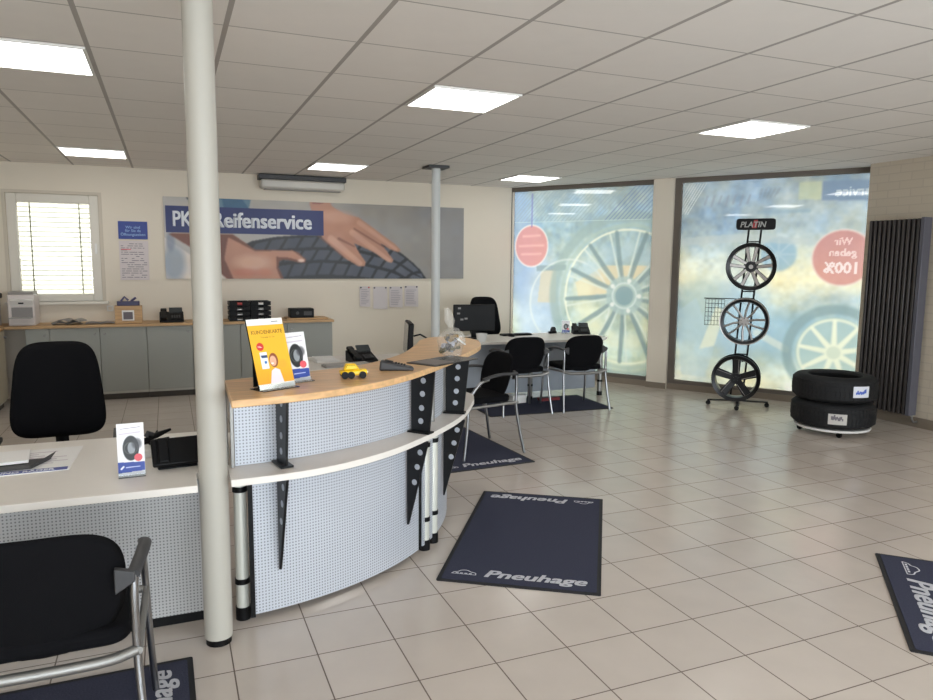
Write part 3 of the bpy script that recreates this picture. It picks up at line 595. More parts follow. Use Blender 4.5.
# white shelf and inner worktop in one laminate ring
wf = smooth_path([(.209,2.99),(.49,3.015),(.73,3.09),(1.0,3.25),(1.31,3.53),(1.58,3.84),(1.82,4.24)], 6)+smooth_path([(1.82,4.24),(1.885,4.42),(1.86,4.56),(1.76,4.62),(1.60,4.62)], 5)[1:]
cobj(MB().prism(wf+[(1.1,4.62)]+arc(.95,-12,-85,14)+[(.209,3.93)], .705, .735), 'shelf', m_laminate, bevel=.003)
def shift(P): return [(x-.2, y-3.2) for x, y in P]
def pstrip(name, a0, a1, z0, z1, r=RP): return perf_strip(name, shift(arc(r, a0, a1, 40)), z0, z1, .012, m_perf, counter)
pstrip('lower_panel', -83.6, -46.5, .038, .69); pstrip('lower_panel', -44.5, 8, .038, .69)
pstrip('upper_panel', -86, -42, .737, 1.068, RP+.005); pstrip('upper_panel', -40.5, -8, .737, 1.068, RP+.005)
cobj(MB().strip(arc(RP-.09,-83.6,8,50), arc(RP-.075,-83.6,8,50), 0, .035), 'plinth', m_black)  # black set-back strip stands in for the shadow gap under the panels
for a, z0, z1, r in ((-83.9,.03,.70,RP), (-45.5,.03,.70,RP-.01)): x, y = arc(r, a, a, 2)[0]; cobj(MB().cbox((x,y,(z0+z1)/2), (.02,.02,z1-z0)), 'edge_profile', m_black)
x, y = arc(RP+.012,-41.2,-41.2,2)[0]; cobj(MB().cyl((x,y,.737), .33, .016, 12), 'seam_profile', m_alu); x, y = arc(RP+.01,-86.4,-86.4,2)[0]; cobj(MB().cbox((x,y,.9025), (.012,.03,.33)), 'end_profile', m_alu)
MB().box((.006,.02,.737), (.018,.55,1.068)).build('side_panel', mat('side_panel_grey', (132,126,118), .5), counter)
# brackets: radial black plates with round holes, upper ones on the shelf and tapering ones below
m_hole = mat('bracket_hole', (170,174,182), .4, .2)
def bracket(a, up_):
    A = math.radians(a); M = Matrix.Translation((CC.x-.2, CC.y-3.2, 0)) @ Matrix.Rotation(A, 4, 'Z') @ Matrix.Rotation(PI/2, 4, 'X')   # local x radial, y height
    b = MB(M); r = RP+.012
    if up_:
        P0 = [(r+.01,.745),(r+.12,.745),(r+.15,1.05),(r+.15,1.068),(r+.01,1.068)]; holes = [(r+.07,.80),(r+.075,.87),(r+.08,.945),(r+.085,1.015)]
        b.prism(P0, -.006, .006); b.box((r,.737,-.028), (r+.13,.746,.028))
    else:
        P0 = [(r+.002,.235),(r+.01,.235),(r+.13,.69),(r+.13,.703),(r+.002,.703)]; holes = [(r+.085,.64),(r+.067,.56),(r+.05,.475)]
        b.prism(P0, -.006, .006)
    o = b.build('bracket', m_steel, counter)
    for (hx, hy) in holes:
        MB(M).cyl((hx,hy,-.0075), .015, .0155, 16).build('hole_disc', m_hole, o)  # pale discs on the plate in place of its open holes
for a, a2 in ((-79.5,-79.5), (-50.5,-51.5), (-32.5,-33)): bracket(a, True); bracket(a2, False)
def leg(x, y):
    M = T(x-.2, y-3.2, 0); o = MB(M).cyl((0,0,.03), .675, .029, 24).build('leg', mat('leg_tube', (214,214,204), .35, .2), counter, smooth=True)
    MB(M).cyl((0,0,0), .06, .033, 24).build('foot', m_black, o, smooth=True)
    for z in (.17, .60): MB(M).cyl((0,0,z), .025, .0325, 24).build('ring', m_black, o, smooth=True)
leg(.263,3.265); leg(1.295,3.715); leg(1.375,3.80)
# straight desk at the left
t = thing('reception_desk', 'straight white desk with perforated front left of the thick column', 'desk', (-.8,3.4,0))
MB().prism([(x+.8, y-3.4) for x, y in [(-1.9,2.965),(.080,2.965),(.080,3.155),(.205,3.155),(.205,3.93),(-1.9,3.97)]], .705, .735).build('desktop', m_laminate, t, bevel=.003)
perf_strip('front_panel', [(-1.05,-.10),(.905,-.10)], .05, .69, .012, perf_mat('perforated_metal_desk', (186,186,186), (116,116,118)), t)
MB().box((-1.05,-.085,.0), (.905,-.07,.049)).build('plinth', m_black, t)
for x in (-1.0, .86): MB().cyl((x,.35,0), .70, .03, 20).build('leg', m_alu, t, smooth=True)
# inner return desk behind the counter
t = thing('return_desk', 'white inner desk behind the counter carrying telephone and monitor', 'desk', (1.55,6.25,0))
MB().prism(rrect(-.52,-.42,.50,.42,.04), .705, .735).build('desktop', m_laminate, t, bevel=.003)
for x in (-.47, .42): MB().box((x,-.35,0), (x+.03,.35,.704)).build('leg_panel', m_cabl, t)

# ------------------------------------------------------------------ things on counter and desks
def holder(name, label, cat, w_, h_, cv, loc, rz, tilt, back=m_black, title=None):
    """picture card in a leaning display stand; local x = width, faces -y"""
    t = thing(name, label, cat, loc, rz); M = T(0,0,.003,0,-tilt)
    MB(M).box((-w_/2,.003,0), (w_/2,.008,h_)).build('card', back, t)
    MB().box((-w_/2,-.03,0), (w_/2,.07,.003)).build('base', m_acry, t)
    MB(M).box((-w_/2-.002,-.006,0), (w_/2+.002,-.003,h_*.06)).build('front_lip', m_acry, t)
    MB(T(0,h_*sin(tilt)*.9+.01,.003)).box((-w_/3,-.002,0), (w_/3,.002,h_*cos(tilt)*.85)).build('rear_support', back, t)
    cv.mesh('printed_front', m_print, M @ T(-w_/2,.0,0,0,PI/2), t); return t
m_acry = mat('clear_acrylic', (240,244,245), .05, alpha=1, trans=1)
c = Canvas(.175, .295, 620, (244,176,40)); W_, H_ = .175, .295
vgrad(c, [(240,160,40),(246,190,50),(246,186,56)], [0,.12,.3]); c.poly([(0,.268),(.175,.268),(.175,.3),(0,.3)], (248,246,240)); c.poly([(0,0),(.175,0),(.175,.022),(0,.022)], (250,248,240)); 
c.line((.12,.281),(.15,.281),.004,(120,120,120)); c.text('KUNDENKARTE', .088, .232, .021, (150,104,30), 1, False, .0004, 1.0)
c.text('Vorteile für Sie', .088, .213, .011, (170,120,40), .8)
c.ell(.042,.178,.017,.017,(216,56,50)); c.text('Neu', .042, .174, .012, (250,230,225)); c.poly([(.034,.085),(.068,.085),(.068,.155),(.034,.155)], (240,242,250)); c.poly([(.04,.13),(.068,.13),(.068,.142),(.036,.142)], (60,80,120)); c.ell(.055,.112,.006,.006,(60,120,190))
c.poly([(.06,.022),(.075,.075),(.095,.085),(.115,.075),(.125,.022)], (238,226,232)); c.ell(.094,.118,.021,.03,(150,80,50),1,.1); c.ell(.091,.115,.0155,.022,(232,180,150),1,.1); c.ell(.086,.105,.007,.003,(250,240,235)); c.ell(.135,.1,.02,.018,(248,170,60),.6,.6)
holder('brochure_stand', 'orange and yellow advertising card leaning in a stand on the beech counter', 'brochure stand', .175, .295, c, (.405,3.0,1.101), .48, .30)
def tyre_card(w_, h_):
    c = Canvas(w_, h_, 620, (240,238,240)); s = w_/.1
    c.line((.15*w_,.9*h_),(.85*w_,.92*h_),.003,(180,170,185)); c.ell(.5*w_,.52*h_,.3*w_,.24*h_,(40,42,44),1,.08); c.ell(.52*w_,.52*h_,.14*w_,.12*h_,(150,155,160),1,.1); c.ring(.5*w_,.52*h_,.24*w_,.004,(80,84,80),1)
    c.ell(.72*w_,.6*h_,.18*w_,.1*h_,(60,60,66),.7,.5); c.poly([(0,.05*h_),(w_,.07*h_),(w_,.24*h_),(0,.26*h_)], (52,76,160)); c.ell(.76*w_,.33*h_,.15*w_,.075*h_,(226,90,100)); c.line((.3*w_,.15*h_),(.8*w_,.155*h_),.004,(200,210,240)); c.line((.12*w_,.13*h_),(.2*w_,.17*h_),.008,(230,235,245))
    c.line((.1*w_,.8*h_),(.85*w_,.82*h_),.006,(216,206,216)); return c
holder('brochure_stand', 'white card with a tyre picture behind the orange card on the counter', 'brochure stand', .115, .215, tyre_card(.115,.215), (.52,3.15,1.101), .45, .22, m_white)
holder('brochure_stand', 'white card with a tyre picture standing on the straight desk', 'brochure stand', .102, .215, tyre_card(.102,.215), (-.166,3.20,.736), .06, .08, m_white)
# toy car
t = thing('toy_car', 'small yellow toy car with black wheels on the beech counter', 'toy car', (.765,3.185,1.1), -.1)
MB().add([(x*.062,y*.03,z) for x,y,z in [(-.9,-1,.012),(1,-1,.012),(1,1,.012),(-.9,1,.012),(-1,-1,.034),(1,-.9,.04),(1,.9,.04),(-1,1,.034)]], [(0,3,2,1),(4,5,6,7),(0,1,5,4),(1,2,6,5),(2,3,7,6),(3,0,4,7)]).build('body', m_yellow, t, bevel=.008, seg=3)
MB().add([(-.045,-.026,.036),(.03,-.026,.038),(.03,.026,.038),(-.045,.026,.036),(-.034,-.02,.066),(.01,-.02,.066),(.01,.02,.066),(-.034,.02,.066)], [(0,3,2,1),(4,5,6,7),(0,1,5,4),(1,2,6,5),(2,3,7,6),(3,0,4,7)]).build('cabin', m_yellow, t, bevel=.008, seg=3)
MB().add([(-.036,-.0245,.042),(.02,-.0245,.042),(.006,-.0212,.06),(-.03,-.0212,.06)], [(0,1,2,3)]).build('side_window', m_black, t)
for x in (-.04, -.012, .04):
    for y in (-.031, .031): 
        if x == -.012 and y > 0: continue
        MB().tube([(x,y-.007,.016),(x,y+.007,.016)], .016, 20).build('wheel', m_black, t, smooth=True)
MB().tube([(.062,-.012,.026),(.067,-.012,.026)], .005, 12).tube([(.062,.012,.026),(.067,.012,.026)], .005, 12).build('headlight', m_white, t)
# card terminal
t = thing('card_terminal', 'dark grey handheld terminal lying on the beech counter', 'card terminal', (1.02,3.335,1.1), -.38)
MB().add([(-.085,-.035,0),(.085,-.03,0),(.085,.03,0),(-.085,.035,0),(-.08,-.03,.05),(.075,-.025,.018),(.075,.025,.018),(-.08,.03,.05)], [(0,3,2,1),(4,5,6,7),(0,1,5,4),(1,2,6,5),(2,3,7,6),(3,0,4,7)]).build('body', m_dgrey, t, bevel=.01, seg=3)
MB(T(0,0,.036,0,0,.2)).box((-.06,-.02,0), (-.02,.02,.003)).build('screen', m_black, t)
b = MB(T(0,0,.034,0,0,.2))
for i in range(4):
    for j in range(3): b.cbox((-.005+i*.014,-.013+j*.013,0), (.009,.008,.006))
b.build('keypad', m_black, t)
# dark mat, cellophane bag
t = thing('desk_pad', 'dark see-through writing pad on the beech counter under the gift bag', 'desk pad', (1.345,3.56,1.1), .55); MB().prism(rrect(-.19,-.10,.19,.10,.01), 0, .004).build('pad', mat('pad_black', (40,38,40), .25), t); MB().prism(rrect(-.17,-.08,-.01,.08,.005), .0042, .006).build('sheet', mat('pad_grey', (116,108,104), .5), t)
m_cello = bpy.data.materials.new('cellophane'); m_cello.use_nodes = True; nt = m_cello.node_tree; p = nt.nodes['Principled BSDF']; p.inputs['Base Color'].default_value = (.75,.72,.66,1); p.inputs['Roughness'].default_value = .12; p.inputs['Coat Weight'].default_value = 1
tp = nt.nodes.new('ShaderNodeBsdfTransparent'); mx = nt.nodes.new('ShaderNodeMixShader'); mx.inputs[0].default_value = .2; nt.links.new(tp.outputs[0], mx.inputs[1]); nt.links.new(p.outputs[0], mx.inputs[2]); nt.links.new(mx.outputs[0], nt.nodes['Material Output'].inputs[0])
t = thing('gift_bag', 'clear cellophane gift bag with mixed contents on the counter end', 'gift bag', (1.44,3.68,1.114), .4)
random.seed(5)
b = MB(); n = 18; rings = [(0,.055),(.03,.075),(.07,.085),(.11,.075),(.14,.04),(.155,.018),(.19,.035),(.26,.02)]
vs = []
for z, r in rings:
    for k in range(n): a = 2*PI*k/n; q = r*(1+random.uniform(-.16,.16)); vs.append((q*cos(a)-(.10*max(0,z-.14)*3), q*sin(a)*(.8 if z < .15 else .4), z+random.uniform(-.006,.006)))
b.add(vs, [(i*n+k, i*n+(k+1)%n, (i+1)*n+(k+1)%n, (i+1)*n+k) for i in range(len(rings)-1) for k in range(n)]+[tuple(range(n))]); b.build('cellophane', m_cello, t)
for k, (cc, N_) in enumerate((((140,112,62),12), ((170,170,180),9), ((26,24,44),14), ((84,74,30),12))):
    b = MB()
    for q in range(N_): a = random.random()*6.28; r = random.random()*.06; M = T(r*cos(a), r*sin(a)*.8, .025+random.random()*.085, random.random()*3, random.random()*3); b.cbox((0,0,0), (.03,.022,.016), M)
    b.build('wrapped_sweets', mat('sweets_%d' % k, cc, .35), t)['kind'] = 'stuff'
MB(T(.045,-.01,.085,0,.4,.5)).cyl((0,0,-.003), .006, .05, 24).build('white_disc', m_white, t)
# return desk things
desk_phone((1.57,6.2,.737), .15, 'black desk telephone with raised display behind the counter', 1.15)
t = kids(bpy.data.objects['return_desk']) and thing('monitor', 'flat black monitor seen edge-on behind the card terminal', 'monitor', (1.985,6.15,.737), -1.80)
MB().prism(rrect(-.08,-.11,.08,.11,.03), 0, .012).build('base', m_black, t); MB().box((-.03,.02,.0125), (.03,.045,.25)).build('neck', m_black, t, bevel=.004)
MB(T(0,0,0,0,-.06)).box((-.22,-.03,.06), (.22,.015,.35)).build('screen_housing', m_black, t, bevel=.008); MB(T(0,0,0,0,-.06)).box((-.21,-.034,.072), (.21,-.0305,.34)).build('screen', mat('screen_glass', (40,52,48), .15), t)
MB().tube([(0,.05,.22),(0,.11,.235),(0,.17,.2),(0,.21,.13)], .008, 10).build('cable', m_black, t, smooth=True)
t = thing('paper_tray', 'low white tray with papers behind the brochure cards', 'paper tray', (1.27,6.38,.737), .05); MB().prism(rrect(-.11,-.14,.11,.14,.02), 0, .012).build('tray', m_white, t)
for k in range(3): MB(T(0,0,.0135+.004*k,random.uniform(-.2,.2))).box((-.09,-.12,0), (.09,.12,.003)).build('sheet', m_paper, t)
t = thing('keyboard', 'grey keyboard on the inner desk behind the toy car', 'keyboard', (1.38,5.98,.737), .1); MB().prism(rrect(-.2,-.07,.2,.07,.01), 0, .018).build('body', mat('kb_grey', (150,146,142), .5), t)
b = MB()
for i in range(16):
    for j in range(5): b.cbox((-.178+i*.0237,-.05+j*.025,.021), (.018,.018,.005))
b.build('keys', mat('kb_keys', (176,172,168), .5), t)
# straight desk things
t = thing('desk_phone', 'black telephone with tilted display turned away, beside the thick column', 'telephone', (.005,3.30,.735), .12)
MB(T(0,0,0,0,0)).add([(-.08,-.05,0),(.085,-.05,0),(.085,.08,0),(-.08,.08,0),(-.07,-.03,.03),(.075,-.03,.03),(.075,.07,.02),(-.07,.07,.02)], [(0,3,2,1),(4,5,6,7),(0,1,5,4),(1,2,6,5),(2,3,7,6),(3,0,4,7)]).build('foot', m_black, t, bevel=.006)
MB(T(0,-.045,.025,0,.95)).box((-.10,-.015,0), (.10,.11,.022)).build('body', m_black, t, bevel=.008, seg=3); MB(T(0,-.045,.025,0,.95)).box((-.095,.03,-.006), (.095,.05,-.0005)).build('ridge', m_dgrey, t)
MB(T(.03,-.05,.045,0,.95+PI)).add([(0,0,-.003),(.03,0,-.003),(.03,.012,-.003),(0,.012,-.003)], [(0,1,2,3)]).build('badge', mat('badge', (90,92,95), .4), t)
MB(T(-.055,-.045,.025,0,.95)).box((-.022,-.01,.0225), (.022,.105,.045)).build('handset', m_black, t, bevel=.008)
t = thing('calculator_tray', 'white tray with cards on the straight desk behind the telephone', 'tray', (-.055,3.58,.735), .1); MB().prism(rrect(-.09,-.11,.09,.10,.012), 0, .035).build('tray', m_white, t, bevel=.003); MB(T(.03,.05,.0365,.3)).box((-.04,-.05,0), (.05,.04,.003)).build('card', m_paper, t)
t = thing('stapler', 'black stapler and pens lying on the white tray', 'stapler', (-.075,3.58,.778), .5)
MB().tube([(-.06,0,.008),(.06,0,.008)], .008, 10).build('base', m_black, t, smooth=True); MB().tube([(-.06,0,.02),(0,.0,.034),(.07,0,.05)], [.010,.014,.006], 10).build('arm', m_black, t, smooth=True); MB().tube([(-.05,-.03,.006),(.03,.05,.04)], .005, 8).build('pen', m_black, t)
MB().tube([(-.05,0,.034),(-.04,.0,.052),(-.02,.0,.04)], .012, 8).build('knob', m_dgrey, t, smooth=True)
# catalogue, papers and tray at the left
t = thing('catalogue', 'printed catalogue with blue lettered edge lying on the straight desk', 'catalogue', (-.62,3.57,.735), .03)
MB().add([(-.24,-.20,0),(.195,-.185,0),(.225,.22,0),(-.24,.21,0),(-.24,-.20,.004),(.195,-.185,.004),(.225,.22,.004),(-.24,.21,.004)], [(0,3,2,1),(4,5,6,7),(0,1,5,4),(1,2,6,5),(2,3,7,6),(3,0,4,7)]).build('cover', m_paper, t)
MB().box((-.24,-.19,.0042), (.19,-.145,.0052)).build('blue_band', m_lblue, t); text('band_lettering', 'REIFEN UND RÄDER', .036, m_letter, t, T(-.2,-.182,.0056), .001, 0, 1.05)
b = MB()
for k in range(8): b.box((-.2,-.1+k*.035,.0042), (.15+random.uniform(-.1,.04),-.09+k*.035,.0048))
b.build('fine_print', mat('pale_print', (206,196,202), .7), t)
t = thing('document_tray', 'flat dark tray with white papers lying on the catalogue', 'tray', (-.72,3.53,.7405), .06)
MB().prism([(-.2,-.11),(.15,-.10),(.215,.04),(-.2,.06)], 0, .006).add([(.15,-.10,.004),(.215,.04,.004),(.235,.06,.03),(.145,-.12,.014)], [(0,1,2,3)]).build('tray', m_dgrey, t); MB(T(-.02,.05,.0105,.05)).box((-.19,-.09,0), (.15,.11,.012)).build('papers', m_paper, t)

# ------------------------------------------------------------------ chairs
def pad(ex, fn, th, parent, nr=9, na=48):
    """upholstered back: rounded outline (superellipse), thick in the middle, thin at the rim"""
    vs = []; fs = []
    for sg in (-1, 1):
        for i in range(nr+1):
            r = (i/nr)**.8
            for k in range(na):
                a = 2*PI*k/na; c_, s_ = cos(a), sin(a); u = r*math.copysign(abs(c_)**(2/ex), c_); v = r*math.copysign(abs(s_)**(2/ex), s_)
                x, y, z = fn(u, v); vs.append((x, y+sg*th*math.sqrt(max(0, 1-r**5)), z))
    N_ = (nr+1)*na
    for g in (0, 1):
        for i in range(nr):
            for k in range(na): q = g*N_+i*na; fs.append((q+k, q+(k+1)%na, q+na+(k+1)%na, q+na+k))
    o = MB().add(vs, fs).build('backrest', m_fabric, parent)
    import bmesh
    bm = bmesh.new(); bm.from_mesh(o.data); bmesh.ops.remove_doubles(bm, verts=bm.verts, dist=.0006); bmesh.ops.recalc_face_normals(bm, faces=bm.faces); bm.to_mesh(o.data); bm.free(); o.data.shade_smooth()
    return o
def visitor_chair(label, loc, rz):
    t = thing('visitor_chair', label, 'chair', loc, rz, 'black visitor chairs with chrome legs')
    MB().prism(rrect(-.24,-.22,.24,.23,.07), .455, .51).build('seat', m_fabric, t, bevel=.02, seg=3)
    pad(3.6, lambda u, v: (u*(.235-.06*max(0, -v)**1.6), -.235-.05*v+.045*u*u, .643+.203*v), .017, t)
    for sx_ in (-1, 1):
        MB().tube(smooth_path3([(sx_*.285,-.32,.008),(sx_*.27,-.28,.20),(sx_*.258,-.245,.42),(sx_*.256,-.248,.60),(sx_*.258,-.24,.685)]), .0125, 12).build('rear_leg', m_chrome, t, smooth=True)
        MB().tube(smooth_path3([(sx_*.285,.27,.008),(sx_*.275,.24,.25),(sx_*.268,.215,.50),(sx_*.266,.12,.63),(sx_*.262,.03,.66)]), .0125, 12).build('front_leg', m_chrome, t, smooth=True)
        MB().tube(smooth_path3([(sx_*.257,-.25,.69),(sx_*.275,-.12,.70),(sx_*.282,.0,.69),(sx_*.275,.09,.665)]), [.024]*17+[.02]*8 if False else .021, 12, ry=.013).build('armrest', m_dgrey, t, smooth=True)
        MB().add([(sx_*.205,-.262,.635),(sx_*.205,-.262,.715),(sx_*.262,-.262,.70),(sx_*.262,-.262,.67),(sx_*.205,-.235,.635),(sx_*.205,-.235,.715),(sx_*.262,-.235,.70),(sx_*.262,-.235,.67)], [(0,1,2,3),(7,6,5,4),(0,4,5,1),(1,5,6,2),(2,6,7,3),(3,7,4,0)]).build('arm_bracket', m_dgrey, t, bevel=.004)
    MB().tube(smooth_path3([(-.262,-.25,.45),(-.15,-.245,.425),(.15,-.245,.425),(.262,-.25,.45)]), .017, 10).build('rear_rail', m_alu, t, smooth=True)
    MB().tube([(-.272,.22,.435),(.272,.22,.435)], .014, 10).build('front_rail', m_alu, t, smooth=True)
    for sx_ in (-1, 1): MB().tube([(sx_*.262,-.26,.45),(sx_*.27,.22,.435)], .012, 10).build('side_rail', m_alu, t, smooth=True)
    return t
def smooth_path3(P, n=5):
    out = []; P = [Vector(p) for p in P]; Q = [2*P[0]-P[1]]+P+[2*P[-1]-P[-2]]
    for i in range(1, len(Q)-2):
        for k in range(n):
            u = k/n; a, b_, c_, d = Q[i-1:i+3]; out.append(.5*((2*b_)+(c_-a)*u+(2*a-5*b_+4*c_-d)*u*u+(3*b_-a-3*c_+d)*u**3))
    out.append(P[-1]); return out
ch = visitor_chair('large foreground black visitor chair seen from behind at the lower left', (-.385,2.53,0), 0)
dup(ch, (3.50,6.98,0), -.05, 'black visitor chair at the far desk, left one seen from behind')
dup(ch, (4.21,6.95,0), -.05, 'black visitor chair at the far desk, right one nearest the printed window')
dup(ch, (2.42,5.60,0), PI/2+.12, 'black visitor chair beside the curved counter end facing left')

def office_chair(label, loc, rz, W_=.235, H_=.57, zb=.62, arms=True):
    t = thing('office_chair', label, 'office chair', loc, rz, 'black swivel office chairs')
    pad(4.6, lambda u, v: (u*W_*(1.13-.14*v), -.24-.05*v+.05*u*u, zb+H_/2+H_/2*v/.86), .035, t)
    MB().prism(rrect(-.24,-.22,.24,.24,.08), .44, .51).build('seat', m_fabric, t, bevel=.025, seg=3)
    MB().tube([(0,-.28,.75),(0,-.30,.55),(0,-.2,.43),(0,0,.42)], .02, 10, ry=.035).build('back_support', m_black, t, smooth=True)
    MB().cyl((0,0,.10), .33, .028, 20).build('gas_column', m_black, t, smooth=True)
    for k in range(5):
        a = k*2*PI/5+.3; l = MB().tube([(0,0,.12),(.27*cos(a),.27*sin(a),.075)], [.03,.018], 10).build('base_arm', m_black, t, smooth=True)
        x, y = .28*cos(a), .28*sin(a); MB().tube([(x-.01,y-.018,.028),(x-.01,y+.018,.028)], .027, 16).build('caster', m_black, l, smooth=True)
    for sx_ in (-1, 1): MB().tube([(sx_*.22,0,.43),(sx_*.29,0,.45),(sx_*.30,0,.64)], .014, 10).box((sx_*.30-.03,-.14,.64),(sx_*.30+.03,.12,.665)).build('armrest', m_black, t, bevel=.006)
    return t
oc = office_chair('black office chair with tall backrest behind the straight desk', (-.60,4.60,0), .05, .198, .455, .668)
bpy.data.objects['office_chair'].rotation_euler[2] = PI+.05
oc.location = (-.58,4.22+.12,0)
dup(oc, (3.93,8.62,0), PI+.05, 'black office chair behind the far desk against the back wall')

# ------------------------------------------------------------------ far desk
t = thing('office_desk', 'grey-white consulting desk before the printed window', 'desk', (3.95,7.7,0))
MB().prism([(-.98,-.36)]+[(-.4,-.40),(.4,-.40),(.9,-.36),(1.0,-.28),(1.0,.40),(-.98,.42)], .70, .73).build('desktop', m_laminate, t, bevel=.004)
MB().box((-.9,-.22,.10), (.88,-.20,.68)).build('modesty_panel', mat('desk_panel', (150,156,164), .45), t)
for x in (-.92, -.02, .95): 
    l = MB().cyl((x,-.22 if x else -.26,.02), .68, .03, 20).build('leg', m_alu, t, smooth=True); MB().cyl((x,-.22 if x else -.26,0), .05, .033, 20).build('foot', m_black, l)
    MB().cyl((x,-.22 if x else -.26,.17), .025, .033, 20).build('ring', m_black, l)
t = thing('monitor', 'black monitor seen from the back on the far desk left end', 'monitor', (3.30,7.72,.732), -.15)
MB().prism(rrect(-.12,-.08,.12,.08,.02), 0, .012).build('base', m_black, t); MB().box((-.03,-.015,.0125), (.03,.015,.2)).build('neck', m_black, t); MB().box((-.25,-.03,.09), (.25,.01,.40)).build('screen_housing', m_black, t, bevel=.008)
for x, z in ((-.2,.36),(-.21,.3),(-.17,.23),(-.12,.24)): MB().box((x,-.034,z-.012), (x+.035,-.0305,z+.008)).build('port_cover', mat('mid_grey', (140,136,134), .5), t)
t = thing('white_tub', 'small white tub on the far desk before the black monitor', 'tub', (3.26,7.40,.732)); MB().lathe([(0,.0),(.05,0),(.065,.09),(.061,.09),(.047,.004),(0,.004)], 24).build('tub', m_white, t, smooth=True)
t = thing('mouse', 'black mouse on the far desk right of the white tub', 'mouse', (3.83,7.80,.732), .4); MB().sph((0,0,.012), (.03,.05,.022)).build('shell', m_black, t, smooth=True); MB().box((-.002,.01,.02), (.002,.04,.036)).build('scroll_wheel', m_dgrey, t)
t = thing('keyboard', 'black keyboard on the far desk', 'keyboard', (3.95,7.92,.732), .05); MB().prism(rrect(-.2,-.06,.2,.06,.01), 0, .018).build('body', m_black, t)
b = MB()
for i in range(16):
    for j in range(4): b.cbox((-.178+i*.0237,-.04+j*.027,.0195), (.018,.02,.004))
b.build('keys', m_dgrey, t)
t = thing('tape_dispenser', 'black tape dispenser on the far desk', 'tape dispenser', (4.50,7.98,.732), .3); MB().prism([(-.06,-.02),(.06,-.02),(.06,.02),(-.06,.02)], 0, .03).build('base', m_black, t, bevel=.005); MB().tube([(.01,-.015,.045),(.01,.015,.045)], .038, 20).build('roll', m_dgrey, t, smooth=True)
holder('brochure_stand', 'little card with a tyre picture standing on the far desk', 'brochure stand', .10, .16, tyre_card(.10,.16), (4.66,7.92,.732), -.3, .08, m_white)
desk_phone((4.83,7.84,.732), -.4, 'black desk telephone at the right end of the far desk', 1.1)
t = thing('white_box', 'small white box on the floor under the far desk', 'box', (3.70,7.36,.009), .1); MB().box((-.09,-.06,0), (.09,.06,.09)).build('carton', m_white, t); MB().box((-.09,-.0605,.06), (.09,.0605,.0915)).build('lid', m_paper, t)
t = thing('red_tray', 'flat red tray on the floor under the far desk', 'tray', (4.12,7.36,.009), .05); MB().prism(rrect(-.13,-.05,.13,.05,.01), 0, .035).build('tray', mat('dull_red', (120,44,48), .5), t, bevel=.004); MB().prism(rrect(-.1,-.035,.1,.035,.01), .0355, .04).build('insert', m_dgrey, t)

# ------------------------------------------------------------------ mats
m_carpet = mat('carpet_navy', (64,66,82), .95, spec=.1, noise=.12, nscale=120, bump=.5); m_border = mat('rubber_border', (24,24,28), .7); m_mlet = mat('mat_lettering', (206,206,212), .9)
def outline_car(b):  # emblem: double arch with a small tyre row below
    out = smooth_path3([(0,.0,0),(.012,.02,0),(.03,.026,0),(.045,.045,0),(.075,.05,0),(.1,.032,0),(.125,.022,0),(.13,.0,0)], 4)
    b.tube([(p.x,p.y,.0) for p in out], .0028, 6)
    b.tube([(0,0,0),(.13,0,0)], .002, 6)
    for k in range(4): b.box((.02+k*.024,.006,-.001), (.036+k*.024,.014,.002))
def floor_mat(label, loc, rz, W_, L_, ends=(1,1)):
    """local x across (W), y along (L) from the near edge; origin near left corner"""
    t = thing('floor_mat', label, 'floor mat', loc, rz, 'dark blue lettered floor mats')
    MB().prism(rrect(0,0,W_,L_,.01), 0, .006).build('rubber_border', m_border, t); MB().prism(rrect(.022,.022,W_-.022,L_-.022,.01), .0061, .0085).build('carpet', m_carpet, t)
    k = W_/.85
    for e, on in enumerate(ends):
        if not on: continue
        M = T(0,0,.0092) if e == 0 else T(W_,L_,.0092,PI)
        text('lettering', 'Pneuhage', .118*k, m_mlet, t, M @ T(.235*k,.082*k,0), .0035*k, .25, 1.19, .0003)
        b = MB(M @ T(.065*k,.09*k,0) @ Matrix.Diagonal((k,k,.3,1))); outline_car(b); b.build('emblem', m_mlet, t)
    return t
def ang2(a, b): return math.atan2(b[1]-a[1], b[0]-a[0])
floor_mat('dark blue lettered mat on the tiles in front of the counter', (1.215,3.305,0), -.585, .835, 1.475)
floor_mat('dark blue lettered mat cut off by the right edge of the picture', (3.66,2.72,0), ang2((3.66,2.72),(2.86,1.93)), 1.13, 1.75)
floor_mat('dark blue lettered mat beside the counter end under a visitor chair', (1.885,5.03,0), .06, .85, 1.45)
floor_mat('dark blue mat under the two visitor chairs at the far desk', (3.13,7.62,0), -PI/2-.04, .85, 1.5, (0,0))
floor_mat('dark blue lettered mat at the lower left behind the foreground chair', (.045,2.13,0), PI/2+.01, .865, 1.5, (1,0))

